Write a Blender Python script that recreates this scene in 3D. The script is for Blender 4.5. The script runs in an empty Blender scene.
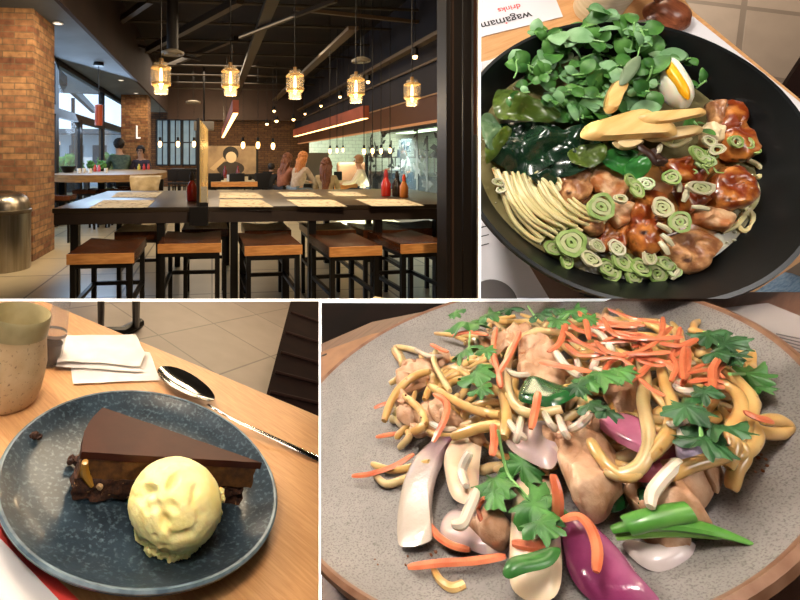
import bpy, bmesh, math, random
from mathutils import Vector, Matrix, noise
V = Vector
PI = math.pi
rnd = random.Random(7)
COL = bpy.context.scene.collection
CAM = V((0, 0, 1.35))
FPX, PX0, PY0 = 450.0, 260.0, 158.0

# ---------------------------------------------------------------- frames
def ray(x, y):
    return V(((x - PX0) / FPX, 1.0, -(y - PY0) / FPX))

class Fr:
    """a local frame: origin + axes; finds where a line of sight meets one of its planes"""
    def __init__(s, O, M3, clips=()):
        s.M = Matrix.Translation(O) @ M3.to_4x4()
        s.Mi = s.M.inverted()
        s.clips = [plane_px(*c) for c in clips]
    def on(s, x, y, axis, val):
        o = s.Mi @ CAM
        d = s.Mi.to_3x3() @ ray(x, y)
        return o + d * ((val - o[axis]) / d[axis])
    def px(s, x, y, h=0.0):
        return s.on(x, y, 2, h)

def plane_px(x0, y0, x1, y1, kx, ky):
    n = ray(x0, y0).cross(ray(x1, y1)).normalized()
    if n.dot(ray(kx, ky)) < 0:
        n = -n
    return n

def tray(u, v, d, R, a, b, rim, clips):
    n = V((math.sin(b), -math.sin(a) * math.cos(b), math.cos(a) * math.cos(b)))
    e1 = V((0, 1, 0)).cross(n).normalized()
    e2 = n.cross(e1)
    M3 = Matrix((e1, e2, n)).transposed()
    return Fr(CAM + ray(u, v) * d - n * rim, M3, clips)

YAW = math.atan(48 / 450)
ROOM = Fr(V((0, 0, 0)), Matrix.Rotation(YAW, 3, 'Z'))
DES = tray(146.9, 464.5, .446, .13, -.007, .245, .022, [(0, 301.3, 800, 301.3, 400, 450), (319.4, 0, 319.4, 600, 100, 400)])
RAM = tray(618.6, 147.7, .3288, .11, 1.183, -.253, .07, [(480.8, 0, 480.8, 600, 600, 100), (0, 298.7, 800, 298.7, 600, 100)])
NOO = tray(488.3, 389.0, .287, .145, -.034, -.409, .016, [(0, 301.3, 800, 301.3, 400, 450), (320.8, 0, 320.8, 600, 600, 400)])

# ---------------------------------------------------------------- materials
def lin(c):
    if isinstance(c, str):
        c = [int(c[i:i + 2], 16) / 255 for i in (0, 2, 4)]
        c = [(v / 12.92 if v <= .04045 else ((v + .055) / 1.055) ** 2.4) for v in c]
    return (c[0], c[1], c[2], 1)

MATS = {}
def mat(name, col, rough=.5, col2=None, scale=20, bump=0, bscale=None, metal=0, trans=0, emis=0, ecol=None,
        sss=0, coat=0, detail=6, lo=.35, hi=.65, col3=None, scale3=80, lo3=.6, hi3=.68, stretch=None, spec=.5, ior=1.45, alpha=1, rot=None, rvar=0):
    if name in MATS:
        return MATS[name]
    m = bpy.data.materials.new(name)
    m.use_nodes = True
    nt = m.node_tree
    N, L = nt.nodes, nt.links
    b = N['Principled BSDF']
    b.inputs['Base Color'].default_value = lin(col)
    b.inputs['Roughness'].default_value = rough
    b.inputs['Metallic'].default_value = metal
    b.inputs['Transmission Weight'].default_value = trans
    b.inputs['Specular IOR Level'].default_value = spec
    b.inputs['IOR'].default_value = ior
    b.inputs['Alpha'].default_value = alpha
    if coat:
        b.inputs['Coat Weight'].default_value = coat
        b.inputs['Coat Roughness'].default_value = .08
    if sss:
        b.inputs['Subsurface Weight'].default_value = sss
        b.inputs['Subsurface Scale'].default_value = .004
    if emis:
        b.inputs['Emission Color'].default_value = lin(ecol or col)
        b.inputs['Emission Strength'].default_value = emis
    if col2 is not None or bump or col3 is not None:
        tc = N.new('ShaderNodeTexCoord')
        mp = N.new('ShaderNodeMapping')
        L.new(tc.outputs['Object'], mp.inputs[0])
        if stretch:
            mp.inputs['Scale'].default_value = stretch
        if rot:
            mp.inputs['Rotation'].default_value = rot
    def nz(sc, dt):
        n = N.new('ShaderNodeTexNoise')
        n.inputs['Scale'].default_value = sc
        n.inputs['Detail'].default_value = dt
        L.new(mp.outputs[0], n.inputs['Vector'])
        return n
    out = None
    if col2 is not None:
        n = nz(scale, detail)
        r = N.new('ShaderNodeValToRGB')
        r.color_ramp.elements[0].position = lo
        r.color_ramp.elements[1].position = hi
        r.color_ramp.elements[0].color = lin(col)
        r.color_ramp.elements[1].color = lin(col2)
        L.new(n.outputs[0], r.inputs[0])
        out = r.outputs[0]
        if rvar:
            mr = N.new('ShaderNodeMapRange')
            mr.inputs[3].default_value = max(0, rough - rvar)
            mr.inputs[4].default_value = rough + rvar
            L.new(n.outputs[0], mr.inputs[0])
            L.new(mr.outputs[0], b.inputs['Roughness'])
    if col3 is not None:
        n = nz(scale3, 3)
        r = N.new('ShaderNodeValToRGB')
        r.color_ramp.elements[0].position = lo3
        r.color_ramp.elements[1].position = hi3
        r.color_ramp.elements[0].color = (0, 0, 0, 1)
        r.color_ramp.elements[1].color = (1, 1, 1, 1)
        L.new(n.outputs[0], r.inputs[0])
        mx = N.new('ShaderNodeMixRGB')
        L.new(r.outputs[0], mx.inputs[0])
        if out:
            L.new(out, mx.inputs[1])
        else:
            mx.inputs[1].default_value = lin(col)
        mx.inputs[2].default_value = lin(col3)
        out = mx.outputs[0]
    if out:
        L.new(out, b.inputs['Base Color'])
    if bump:
        n = nz(bscale or scale, 5)
        bp = N.new('ShaderNodeBump')
        bp.inputs['Strength'].default_value = min(1, bump)
        bp.inputs['Distance'].default_value = .3 / (bscale or scale)
        L.new(n.outputs[0], bp.inputs['Height'])
        L.new(bp.outputs[0], b.inputs['Normal'])
    MATS[name] = m
    return m

def brickmat(name, c1, c2, mortar, w, h, ms=.01, rough=.8, bump=.6, offset=.5, vertical=None, noise_amt=.5, scale=1.0, rot=0.0):
    """bricks or tiles; vertical: map (x+y, z) for walls, else (x, y) for floors"""
    if name in MATS:
        return MATS[name]
    m = bpy.data.materials.new(name)
    m.use_nodes = True
    N, L = m.node_tree.nodes, m.node_tree.links
    b = N['Principled BSDF']
    tc = N.new('ShaderNodeTexCoord')
    vec = tc.outputs['Object']
    if vertical:
        sp = N.new('ShaderNodeSeparateXYZ')
        L.new(vec, sp.inputs[0])
        ad = N.new('ShaderNodeMath')
        L.new(sp.outputs[0], ad.inputs[0])
        L.new(sp.outputs[1], ad.inputs[1])
        cb = N.new('ShaderNodeCombineXYZ')
        L.new(ad.outputs[0], cb.inputs[0])
        L.new(sp.outputs[2], cb.inputs[1])
        vec = cb.outputs[0]
    elif rot:
        mp = N.new('ShaderNodeMapping')
        mp.inputs['Rotation'].default_value = (0, 0, rot)
        L.new(vec, mp.inputs[0])
        vec = mp.outputs[0]
    t = N.new('ShaderNodeTexBrick')
    L.new(vec, t.inputs['Vector'])
    t.offset = offset
    t.inputs['Color1'].default_value = lin(c1)
    t.inputs['Color2'].default_value = lin(c2)
    t.inputs['Mortar'].default_value = lin(mortar)
    t.inputs['Scale'].default_value = scale
    t.inputs['Mortar Size'].default_value = ms
    t.inputs['Brick Width'].default_value = w
    t.inputs['Row Height'].default_value = h
    n = N.new('ShaderNodeTexNoise')
    n.inputs['Scale'].default_value = 3.5 / w
    n.inputs['Detail'].default_value = 8
    L.new(tc.outputs['Object'], n.inputs['Vector'])
    mx = N.new('ShaderNodeMixRGB')
    mx.blend_type = 'OVERLAY'
    mx.inputs[0].default_value = noise_amt
    L.new(t.outputs[0], mx.inputs[1])
    L.new(n.outputs[0], mx.inputs[2])
    L.new(mx.outputs[0], b.inputs['Base Color'])
    b.inputs['Roughness'].default_value = rough
    bp = N.new('ShaderNodeBump')
    bp.inputs['Strength'].default_value = bump
    bp.inputs['Distance'].default_value = .02
    bp.invert = True
    L.new(t.outputs['Fac'], bp.inputs['Height'])
    L.new(bp.outputs[0], b.inputs['Normal'])
    MATS[name] = m
    return m

def woodmat(name, c1, c2, rough=.4, scale=6, axis=(1, 8, 8), rot=(0, 0, 0), bump=.05, coat=0):
    if name in MATS:
        return MATS[name]
    m = bpy.data.materials.new(name)
    m.use_nodes = True
    N, L = m.node_tree.nodes, m.node_tree.links
    b = N['Principled BSDF']
    tc = N.new('ShaderNodeTexCoord')
    m1 = N.new('ShaderNodeMapping')
    m1.inputs['Rotation'].default_value = rot
    L.new(tc.outputs['Object'], m1.inputs[0])
    mp = N.new('ShaderNodeMapping')
    mp.inputs['Scale'].default_value = axis
    L.new(m1.outputs[0], mp.inputs[0])
    n = N.new('ShaderNodeTexNoise')
    n.inputs['Scale'].default_value = scale
    n.inputs['Detail'].default_value = 9
    n.inputs['Distortion'].default_value = .6
    L.new(mp.outputs[0], n.inputs['Vector'])
    r = N.new('ShaderNodeValToRGB')
    r.color_ramp.elements[0].position = .3
    r.color_ramp.elements[1].position = .7
    r.color_ramp.elements[0].color = lin(c1)
    r.color_ramp.elements[1].color = lin(c2)
    L.new(n.outputs[0], r.inputs[0])
    L.new(r.outputs[0], b.inputs['Base Color'])
    b.inputs['Roughness'].default_value = rough
    b.inputs['Coat Weight'].default_value = coat
    bp = N.new('ShaderNodeBump')
    bp.inputs['Strength'].default_value = bump
    bp.inputs['Distance'].default_value = .01
    L.new(n.outputs[0], bp.inputs['Height'])
    L.new(bp.outputs[0], b.inputs['Normal'])
    MATS[name] = m
    return m

# ---------------------------------------------------------------- shapes (all add to a bmesh)
def BM():
    return bmesh.new()

def box(bm, c, s, rz=0.0, M=None):
    g = bmesh.ops.create_cube(bm, size=1)['verts']
    T = Matrix.Translation(c) @ Matrix.Rotation(rz, 4, 'Z') @ Matrix.Diagonal((s[0], s[1], s[2], 1))
    bmesh.ops.transform(bm, matrix=(M @ T if M else T), verts=g)
    return bm

def bx(bm, x0, x1, y0, y1, z0, z1):
    return box(bm, ((x0 + x1) / 2, (y0 + y1) / 2, (z0 + z1) / 2), (abs(x1 - x0), abs(y1 - y0), abs(z1 - z0)))

def rbox(c, s, r=.01, rz=0.0, seg=2):
    bm = box(BM(), (0, 0, 0), s)
    bmesh.ops.bevel(bm, geom=bm.edges[:], offset=r, segments=seg, profile=.6, affect='EDGES')
    bmesh.ops.transform(bm, matrix=Matrix.Translation(c) @ Matrix.Rotation(rz, 4, 'Z'), verts=bm.verts)
    return bm

def smooth_pts(P, k=4):
    P = [V(p) for p in P]
    if len(P) < 3 or k < 2:
        return P
    out = []
    for i in range(len(P) - 1):
        a = P[max(i - 1, 0)]; b = P[i]; c = P[i + 1]; d = P[min(i + 2, len(P) - 1)]
        for j in range(k):
            t = j / k
            out.append(.5 * ((2 * b) + (c - a) * t + (2 * a - 5 * b + 4 * c - d) * t * t + (3 * b - a - 3 * c + d) * t ** 3))
    out.append(P[-1])
    return out

def tube(bm, P, r, n=8, k=4, flat=1.0, up=None, taper=0.0):
    """round or flattened tube along P; r a number or a list per given point"""
    m = len(P)
    Q = smooth_pts(P, k)
    Nn = len(Q)
    def rad(i):
        t = i / (Nn - 1)
        if isinstance(r, (list, tuple)):
            f = t * (m - 1); a = int(min(f, m - 2)); q = r[a] * (1 - (f - a)) + r[a + 1] * (f - a)
        else:
            q = r
        if taper:
            e = min(t, 1 - t)
            q *= min(1, (1 - taper) + taper * min(1, e / .18) ** .5)
        return q
    T0 = (Q[1] - Q[0]).normalized()
    u = V(up) if up else (V((0, 0, 1)) if abs(T0.z) < .9 else V((1, 0, 0)))
    rings = []
    for i, p in enumerate(Q):
        T = (Q[min(i + 1, Nn - 1)] - Q[max(i - 1, 0)])
        T = T.normalized() if T.length > 1e-9 else T0
        s = T.cross(u)
        if s.length < 1e-6:
            s = T.cross(V((1, .3, 0)))
        s.normalize()
        w = s.cross(T)
        if not up:
            u = w
        q = rad(i)
        rings.append([bm.verts.new(p + s * (q * math.cos(2 * PI * j / n)) + w * (q * flat * math.sin(2 * PI * j / n))) for j in range(n)])
    for a, b in zip(rings, rings[1:]):
        for j in range(n):
            bm.faces.new((a[j], a[(j + 1) % n], b[(j + 1) % n], b[j]))
    bm.faces.new(rings[0][::-1])
    bm.faces.new(rings[-1])
    return bm

def cyl(bm, p0, p1, r, n=12):
    return tube(bm, [p0, p1], r, n, 1)

def lathe(bm, prof, n=32, c=(0, 0, 0), wob=None, close=False):
    c = V(c)
    rings = []
    for (r, z) in prof:
        if r < 1e-6:
            rings.append([bm.verts.new(c + V((0, 0, z)))])
        else:
            R = []
            for j in range(n):
                t = 2 * PI * j / n
                q = r * (wob(t) if wob else 1)
                R.append(bm.verts.new(c + V((q * math.cos(t), q * math.sin(t), z))))
            rings.append(R)
    pr = list(zip(rings, rings[1:]))
    if close:
        pr.append((rings[-1], rings[0]))
    for a, b in pr:
        if len(a) == 1 and len(b) == 1:
            continue
        if len(a) == 1:
            for j in range(n):
                bm.faces.new((a[0], b[j], b[(j + 1) % n]))
        elif len(b) == 1:
            for j in range(n):
                bm.faces.new((a[j], b[0], a[(j + 1) % n]))
        else:
            for j in range(n):
                bm.faces.new((a[j], b[j], b[(j + 1) % n], a[(j + 1) % n]))
    return bm

def prism(bm, P, z0, z1=None, top=None):
    """polygon P (3D points) extruded down by thickness z0"""
    a = [bm.verts.new(V(p)) for p in P]
    b = [bm.verts.new(V(p) - V((0, 0, z0))) for p in P]
    bm.faces.new(a)
    bm.faces.new(b[::-1])
    m = len(P)
    for j in range(m):
        bm.faces.new((a[j], b[j], b[(j + 1) % m], a[(j + 1) % m]))
    return bm

def ringpts(P, k):
    P = [V(p) for p in P]
    m = len(P)
    out = []
    for i in range(m):
        a, b, c, d = P[i - 1], P[i], P[(i + 1) % m], P[(i + 2) % m]
        for j in range(k):
            t = j / k
            out.append(.5 * ((2 * b) + (c - a) * t + (2 * a - 5 * b + 4 * c - d) * t * t + (3 * b - a - 3 * c + d) * t ** 3))
    return out

def pillow(bm, P, thick, k=4, rings=5, pw=2.5, amp=0.0, fr=60, wave=0.0, wf=40, base=.35, seed=0, lat=0.0):
    """a rounded lump or sheet on outline P: bulges up by thick, undulates by wave, roughened by amp"""
    O = ringpts(P, k) if k > 1 else [V(p) for p in P]
    c = sum(O, V((0, 0, 0))) / len(O)
    sd = V((seed * 3.7, seed * 1.3, seed * 7.1))
    top, bot = [], []
    for i in range(rings + 1):
        s = 1 - i / rings
        f = (1 - s ** pw) ** (1 / 2.0)
        T, B = [], []
        for o in (O if i < rings else [c]):
            p = c + (o - c) * s
            w = wave * noise.noise(p * wf + sd)
            d = amp * noise.noise_vector(p * fr + sd)
            d2 = V((d.x * lat, d.y * lat, d.z + 0.5 * amp * noise.noise(p * fr * 2.7 + sd)))
            T.append(bm.verts.new(p + V((0, 0, w + thick * f)) + d2))
            if i > 0:
                B.append(bm.verts.new(p + V((0, 0, w - thick * base * f)) + V((d2.x, d2.y, -d2.z * .3))))
        top.append(T)
        bot.append(B if i > 0 else T)
    m = len(O)
    for L, sgn in ((top, 1), (bot, -1)):
        for i in range(rings):
            a, b = L[i], L[i + 1]
            for j in range(m):
                j2 = (j + 1) % m
                if len(b) == 1:
                    f = (a[j], a[j2], b[0])
                else:
                    f = (a[j], a[j2], b[j2], b[j])
                bm.faces.new(f if sgn > 0 else f[::-1])
    return bm

def blob(bm, c, r, sub=3, amp=.1, fr=2.0, sc=(1, 1, 1), seed=0, fn=None):
    g = bmesh.ops.create_icosphere(bm, subdivisions=sub, radius=1)['verts']
    c = V(c); sd = V((seed * 5.1, seed, seed * 2.2))
    for v in g:
        n = v.co.normalized()
        q = 1 + amp * noise.noise(n * fr + sd) + .4 * amp * noise.noise(n * fr * 3 + sd)
        if fn:
            q *= fn(n)
        v.co = c + V((n.x * sc[0], n.y * sc[1], n.z * sc[2])) * r * q
    return bm

# ---------------------------------------------------------------- objects
def clip_bm(bm, M, planes):
    for n in planes:
        out = any(n.dot((M @ v.co) - CAM) < -1e-7 for v in bm.verts)
        if not out:
            continue
        Mi = M.inverted()
        co = Mi @ CAM
        no = (M.to_3x3().transposed() @ n).normalized()
        g = bmesh.ops.bisect_plane(bm, geom=bm.verts[:] + bm.edges[:] + bm.faces[:], plane_co=co, plane_no=no, clear_inner=True, dist=1e-6)
        ed = [e for e in g['geom_cut'] if isinstance(e, bmesh.types.BMEdge) and e.is_valid]
        try:
            bmesh.ops.holes_fill(bm, edges=ed, sides=0)
        except Exception:
            pass

def mesh(name, bm, m, M, smooth=True, fix=True, planes=()):
    if planes:
        clip_bm(bm, M, planes)
    if fix:
        bmesh.ops.recalc_face_normals(bm, faces=bm.faces)
    me = bpy.data.meshes.new(name)
    bm.to_mesh(me)
    bm.free()
    if smooth:
        for p in me.polygons:
            p.use_smooth = True
        try:
            me.set_sharp_from_angle(angle=math.radians(38 if smooth is True else smooth))
        except Exception:
            pass
    me.materials.append(m)
    return bpy.data.objects.new(name, me)

def setp(o, label=None, cat=None, group=None, kind=None):
    if label: o['label'] = label
    if cat: o['category'] = cat
    if group: o['group'] = group
    if kind: o['kind'] = kind
    return o

def one(name, bm, m, fr, label=None, cat=None, group=None, kind=None, smooth=True, noclip=False):
    """a thing that is one mesh, its points given in frame fr; its origin goes to its base"""
    if fr.clips and not noclip:
        clip_bm(bm, fr.M, fr.clips)
    if not bm.verts:
        bm.free()
        return None
    lo = V([min(v.co[i] for v in bm.verts) for i in range(3)])
    hi = V([max(v.co[i] for v in bm.verts) for i in range(3)])
    c = V(((lo.x + hi.x) / 2, (lo.y + hi.y) / 2, lo.z))
    if kind != 'structure':
        for v in bm.verts:
            v.co -= c
    else:
        c = V((0, 0, 0))
    o = mesh(name, bm, m, None, smooth)
    o.matrix_world = fr.M @ Matrix.Translation(c)
    COL.objects.link(o)
    return setp(o, label, cat, group, kind)

class Thing:
    def __init__(s, name, label, cat, fr, loc, rz=0.0, group=None, kind=None, M=None):
        s.o = bpy.data.objects.new(name, None)
        s.o.empty_display_size = .05
        s.fr = fr
        s.M = fr.M @ Matrix.Translation(loc) @ (M if M else Matrix.Rotation(rz, 4, 'Z'))
        s.o.matrix_world = s.M
        COL.objects.link(s.o)
        setp(s.o, label, cat, group, kind)
    def part(s, name, bm, m, parent=None, smooth=True, label=None, kind=None, world=False):
        """bm in the thing's own coordinates (world=True: in the frame's)"""
        if world:
            bmesh.ops.transform(bm, matrix=s.M.inverted() @ s.fr.M, verts=bm.verts)
        if s.fr.clips:
            clip_bm(bm, s.M, s.fr.clips)
            if not bm.verts:
                bm.free()
                return None
        o = mesh(name, bm, m, None, smooth)
        COL.objects.link(o)
        o.parent = parent or s.o
        if label: o['label'] = label
        if kind: o['kind'] = kind
        return o

def copy_tree(o, M=None, label=None, group=None, parent=None):
    c = o.copy()
    COL.objects.link(c)
    c.parent = parent
    if parent is None and M is not None:
        c.matrix_world = M
    if label: c['label'] = label
    if group: c['group'] = group
    for ch in list(o.children):
        copy_tree(ch, parent=c)
    return c

def light(kind, loc, energy, color=(1, 1, 1), size=.1, target=None, fr=None, spot=None, sy=None, name=None):
    d = bpy.data.lights.new(name or (kind.lower() + '_lamp'), kind)
    d.energy = energy
    d.color = color
    if kind == 'AREA':
        d.shape = 'RECTANGLE' if sy else 'DISK'
        d.size = size
        if sy: d.size_y = sy
    else:
        d.shadow_soft_size = size
    if spot:
        d.spot_size = spot; d.spot_blend = .6
    o = bpy.data.objects.new(name or (kind.lower() + '_lamp'), d)
    COL.objects.link(o)
    p = fr.M @ V(loc) if fr else V(loc)
    o.location = p
    if target is not None:
        t = fr.M @ V(target) if fr else V(target)
        o.rotation_euler = (t - p).to_track_quat('-Z', 'Y').to_euler()
    return o
# ================================================================ the restaurant
R = ROOM
def rz_(x, y, z): return R.on(x, y, 2, z)
def rv_(x, y, v): return R.on(x, y, 1, v)
def ru_(x, y, u): return R.on(x, y, 0, u)

M_floor = brickmat('pale_floor_tile', 'b8aa8c', 'aa9c80', '5e5342', .9, .9, .012, .28, .15, offset=0, noise_amt=.15)
M_ceil = mat('dark_deck', '140e0a', .9, col2='1f150f', scale=2)
M_fascia = mat('brown_fascia', '2a1a12', .8, col2='33211a', scale=1.5)
M_soffit = mat('grey_soffit', '5b646e', .7, col2='68727c', scale=1.2)
M_brick = brickmat('red_brick', '68402a', '96704a', '6a543c', .3, .083, .008, .85, 1.0, vertical=True, noise_amt=.95)
M_brick2 = brickmat('brown_brick', '55351f', '6d4828', '33251a', .32, .1, .01, .85, .6, vertical=True)
M_black = mat('black_metal', '17130f', .38, metal=.3)
M_frame = mat('window_metal', '252a31', .45, metal=.2)
M_glass = mat('window_pane', 'dfeaf2', .02, alpha=.13, spec=.5)
M_navy = mat('navy_wall', '211f26', .8, col2='2a262b', scale=1)
M_dtop = mat('dark_table_top', '2e2418', .3, col2='3a2e20', scale=3, bump=.02, spec=.6)
M_apron = mat('dark_table_edge', '2b1e15', .5, col2='35261b', scale=6)
M_seat = woodmat('dark_seat_wood', '361a0d', '5a3119', .22, 7, (8, 1, 8))
M_seat_edge = woodmat('seat_end_grain', 'c07a3a', 'e8a45c', .5, 9, (1, 1, 6))
M_seatl = woodmat('sheen_seat_wood', 'e0c490', 'f6e6b8', .3, 7, (8, 1, 8))  # far stool tops paled to paint window reflections on them
M_pap = mat('printed_placemat', 'b9ad93', .7, col2='a89a7c', scale=9, lo=.5, hi=.62, col3='6a5340', scale3=16, lo3=.58, hi3=.62)
M_steel = mat('brushed_steel', '9c9488', .3, metal=1.0, col2='847a6c', scale=5, stretch=(6, 6, .3))
M_lwood = woodmat('pale_table_wood', '6b4a26', '94703c', .5, 5, (1, 1, 6))
M_redbrown = mat('red_brown_box', '9c4c34', .6, col2='8a4029', scale=3)
M_led = mat('led_strip', 'ffe2a0', .5, emis=5, ecol='ffcf80')
M_bulb = mat('bulb_glow', 'ffdf9a', .5, emis=9, ecol='ffc878')
M_cage = mat('lamp_glass', 'ffeed0', .05, alpha=.09, emis=.06, ecol='ffd9a0')
M_white = mat('white_paint', 'e6e6e4', .6)

def strc(name, bm, m, label=None, fr=R, smooth=False):
    o = one(name, bm, m, fr, label, None, None, 'structure', smooth)
    return o

strc('floor', bx(BM(), -12, 9, -3, 22, -.1, 0), M_floor)
# ceiling deck and the lower soffit beside the windows
strc('ceiling', bx(BM(), -1.9, 9, -3, 22, 4.6, 4.7), M_ceil)
sof = one('ceiling.001', bx(BM(), -3.16, -1.92, -3, 19.5, 3.3, 3.36), M_soffit, R, None, None, None, 'structure', False)
strc('trim_1', bx(BM(), -1.92, -1.86, -3, 19.5, 3.28, 4.6), M_fascia)
strc('trim_2', bx(BM(), -1.9, 4.1, 19.5, 19.7, 3.0, 4.6), M_fascia)
strc('wall_back', bx(BM(), -3.1, 9, 21.5, 21.7, 0, 4.7), M_brick2)
strc('wall_behind', bx(BM(), -12, 9, -3.2, -3, 0, 4.7), M_navy)
strc('wall_far_left', bx(BM(), -3.3, -3.16, -3, 6.0, 0, 4.7), M_navy)
strc('wall_far_left.001', bx(BM(), -3.2, -3.0, -3, 22, 3.3, 4.7), M_navy)
# right side: wall above the kitchen opening
strc('wall_right', bx(BM(), 4.0, 4.15, 1.5, 21.5, 2.5, 4.6), M_navy)
strc('wall_right.001', bx(BM(), 4.0, 9, -3, 1.5, 0, 4.7), M_navy)
fz = BM()
for i in range(170):
    bx(fz, 4.0, 4.06 + .03 * (i % 2), 2.0 + i * .11, 2.11 + i * .11, 2.03, 2.5)
strc('trim_3', fz, mat('corrugated_frieze', '55321f', .55))
strc('trim_4', bx(BM(), 3.97, 4.1, 2, 20.7, 2.0, 2.035), mat('copper_edge_glow', '7a4e30', .5, emis=.7, ecol='c08050'))  # edge given a glow in place of small lamps under the frieze
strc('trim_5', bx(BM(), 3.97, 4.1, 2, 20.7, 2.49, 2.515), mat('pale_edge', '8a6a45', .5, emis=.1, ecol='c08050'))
# kitchen beyond
strc('wall_kitchen', bx(BM(), 6.6, 6.7, 1.5, 21.5, 0, 4.6), brickmat('white_kitchen_tile', 'a9b3a4', 'b4bdae', '8a9288', .3, .15, .008, .3, .1, vertical=True, noise_amt=.2))
strc('wall_right.002', bx(BM(), 3.95, 4.15, 3, 18.2, 0, .55), mat('counter_front', '2a2220', .5))
strc('ceiling.002', bx(BM(), 4.15, 8.3, 1.5, 21.5, 2.6, 2.7), mat('kitchen_ceiling', 'c4cfc0', .7))

# --- brick pillars
def brick_pillar(u0, u1, v0, v1, nm):
    b = BM()
    bx(b, u0, u1, v0, v1, 0, 3.3)
    return strc(nm, b, M_brick)
brick_pillar(-4.1, -2.32, 6.15, 6.95, 'wall_pillar')
p2 = brick_pillar(-2.78, -1.98, 14.2, 14.9, 'wall_pillar.001')
T = Thing('pillar_sign', 'small white letter sign on the far brick pillar', 'sign', R, (-2.3, 14.17, 1.95))
s_ = BM(); box(s_, (0, 0, .2), (.045, .03, .40)); box(s_, (.05, 0, .02), (.12, .03, .045))
T.part('letter', s_, mat('sign_white', 'f0f0f0', .5, emis=.5, ecol='ffffff'))

# --- windows
UW = -3.1
def window(nm, v0, v1, z0, z1, f=.07, extra=()):
    T = Thing(nm, None, None, R, (UW, (v0 + v1) / 2, z0), kind='structure')
    b = BM(); h = (v1 - v0) / 2; H = z1 - z0
    for y in (-h, h): bx(b, -.06, .06, y - f, y + f, 0, H)
    for z in (0, H): bx(b, -.06, .06, -h, h, z - f * .7, z + f * .7)
    for z in extra: bx(b, -.07, .07, -h, h, z - z0 - .09, z - z0 + .09)
    T.part('window_frame', b, M_frame, smooth=False)
    g = bx(BM(), -.005, .005, -h + f, h - f, f, H - f)
    T.part('window_pane', g, M_glass, smooth=False)
    return T
window('window_1', 6.95, 9.25, .05, 3.25, extra=(2.3,))
window('window_2', 9.3, 13.1, 2.3, 3.25)
window('window_3', 9.3, 10.9, .05, 2.22)
window('window_4', 10.95, 13.1, .05, 2.22)
window('window_5', 13.15, 16.4, .05, 3.25, extra=(2.3,))
window('window_6', 16.5, 19.4, .05, 3.25, extra=(2.3,))
# far windows in the back wall
for i, (x0, x1) in enumerate(((157, 168), (170, 181), (183, 196))):
    a = rv_(x0, 120, 21.45); c = rv_(x1, 165, 21.45)
    T = Thing('window_%d' % (7 + i), None, None, R, ((a.x + c.x) / 2, 21.44, c.z), kind='structure')
    w = c.x - a.x; H = a.z - c.z
    b = BM()
    for x in (-w / 2, 0, w / 2): bx(b, x - .03, x + .03, -.05, .05, 0, H)
    for z in (0, H * .5, H): bx(b, -w / 2, w / 2, -.05, .05, z - .03, z + .03)
    T.part('window_frame', b, M_frame, smooth=False)
    T.part('window_pane', bx(BM(), -w / 2, w / 2, -.01, .01, 0, H), mat('bright_pane', '7c8f9a', .2, emis=.35, ecol='8fa8b8', col2='5f6e78', scale=1.5), smooth=False)

# --- outdoors
strc('ground_outside', bx(BM(), -60, -3.2, -10, 70, -.15, -.02), mat('paving_outside', '8f969c', .7))
def part_t(T, nm, bm, m, **k): return T.part(nm, bm, m, smooth=False, **k)
T = Thing('canopy_building', 'white building with dark canopy roof beyond the windows', 'building', R, (-7.5, 31, 0))
part_t(T, 'wall', bx(BM(), -7, 3, 0, 5, 0, 2.9), mat('white_render', 'cfd8dd', .7))
for k in range(6):
    part_t(T, 'window', bx(BM(), -6.4 + 1.5 * k, -5.5 + 1.5 * k, -.06, 0, .9, 2.2), mat('dark_pane', '3c4a58', .2))
part_t(T, 'roof', bx(BM(), -8, 3.8, -1.5, 6, 2.9, 3.2), mat('roof_grey', '4e5963', .6))
T = Thing('canopy', 'grey steel canopy of slanting beams beyond the windows', 'canopy', R, (-5.2, 17, 0))
for k in range(5):
    b = BM(); box(b, (-2.5 + 1.6 * k, -1 + 2.0 * k, 5.2 - .1 * k), (5.0, .18, .28), rz=.25); T.part('beam', b, M_frame, smooth=False)
part_t(T, 'panel', box(BM(), (.2, -.8, 4.2), (2.1, .1, 1.2), rz=.2), mat('louvre_grey', '59656e', .6))
part_t(T, 'long_beam', box(BM(), (0, 0, 4.0), (.2, 18, .3), rz=.15), M_frame)
for k in range(3): T.part('post', cyl(BM(), (0.4 - k, -6 + 6 * k, 0), (.4 - k, -6 + 6 * k, 4.3), .09), M_frame)
for k, (u, v, s) in enumerate(((-4.6, 13.5, .4), (-5.6, 18.5, .5), (-4.8, 22, .55), (-9.5, 26, .8))):
    T = Thing('potted_shrub', ('leafy shrub outside the glass, nearest the brick column', 'green shrub outside between the window mullions', 'shrub outside behind the far brick pillar', 'large bush beside the white building outside')[k], 'shrub', R, (u, v, 0), group='shrubs outside the windows')
    T.part('pot', lathe(BM(), [(0, 0), (.25, 0), (.32, .45), (.28, .45), (0, .42)], 16), M_frame)
    T.part('foliage', blob(BM(), (0, 0, .45 + s), s, 4, .5, 3, seed=k), mat('outdoor_leaves', '35602f', .7, col2='6fae5a', scale=4))

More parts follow.
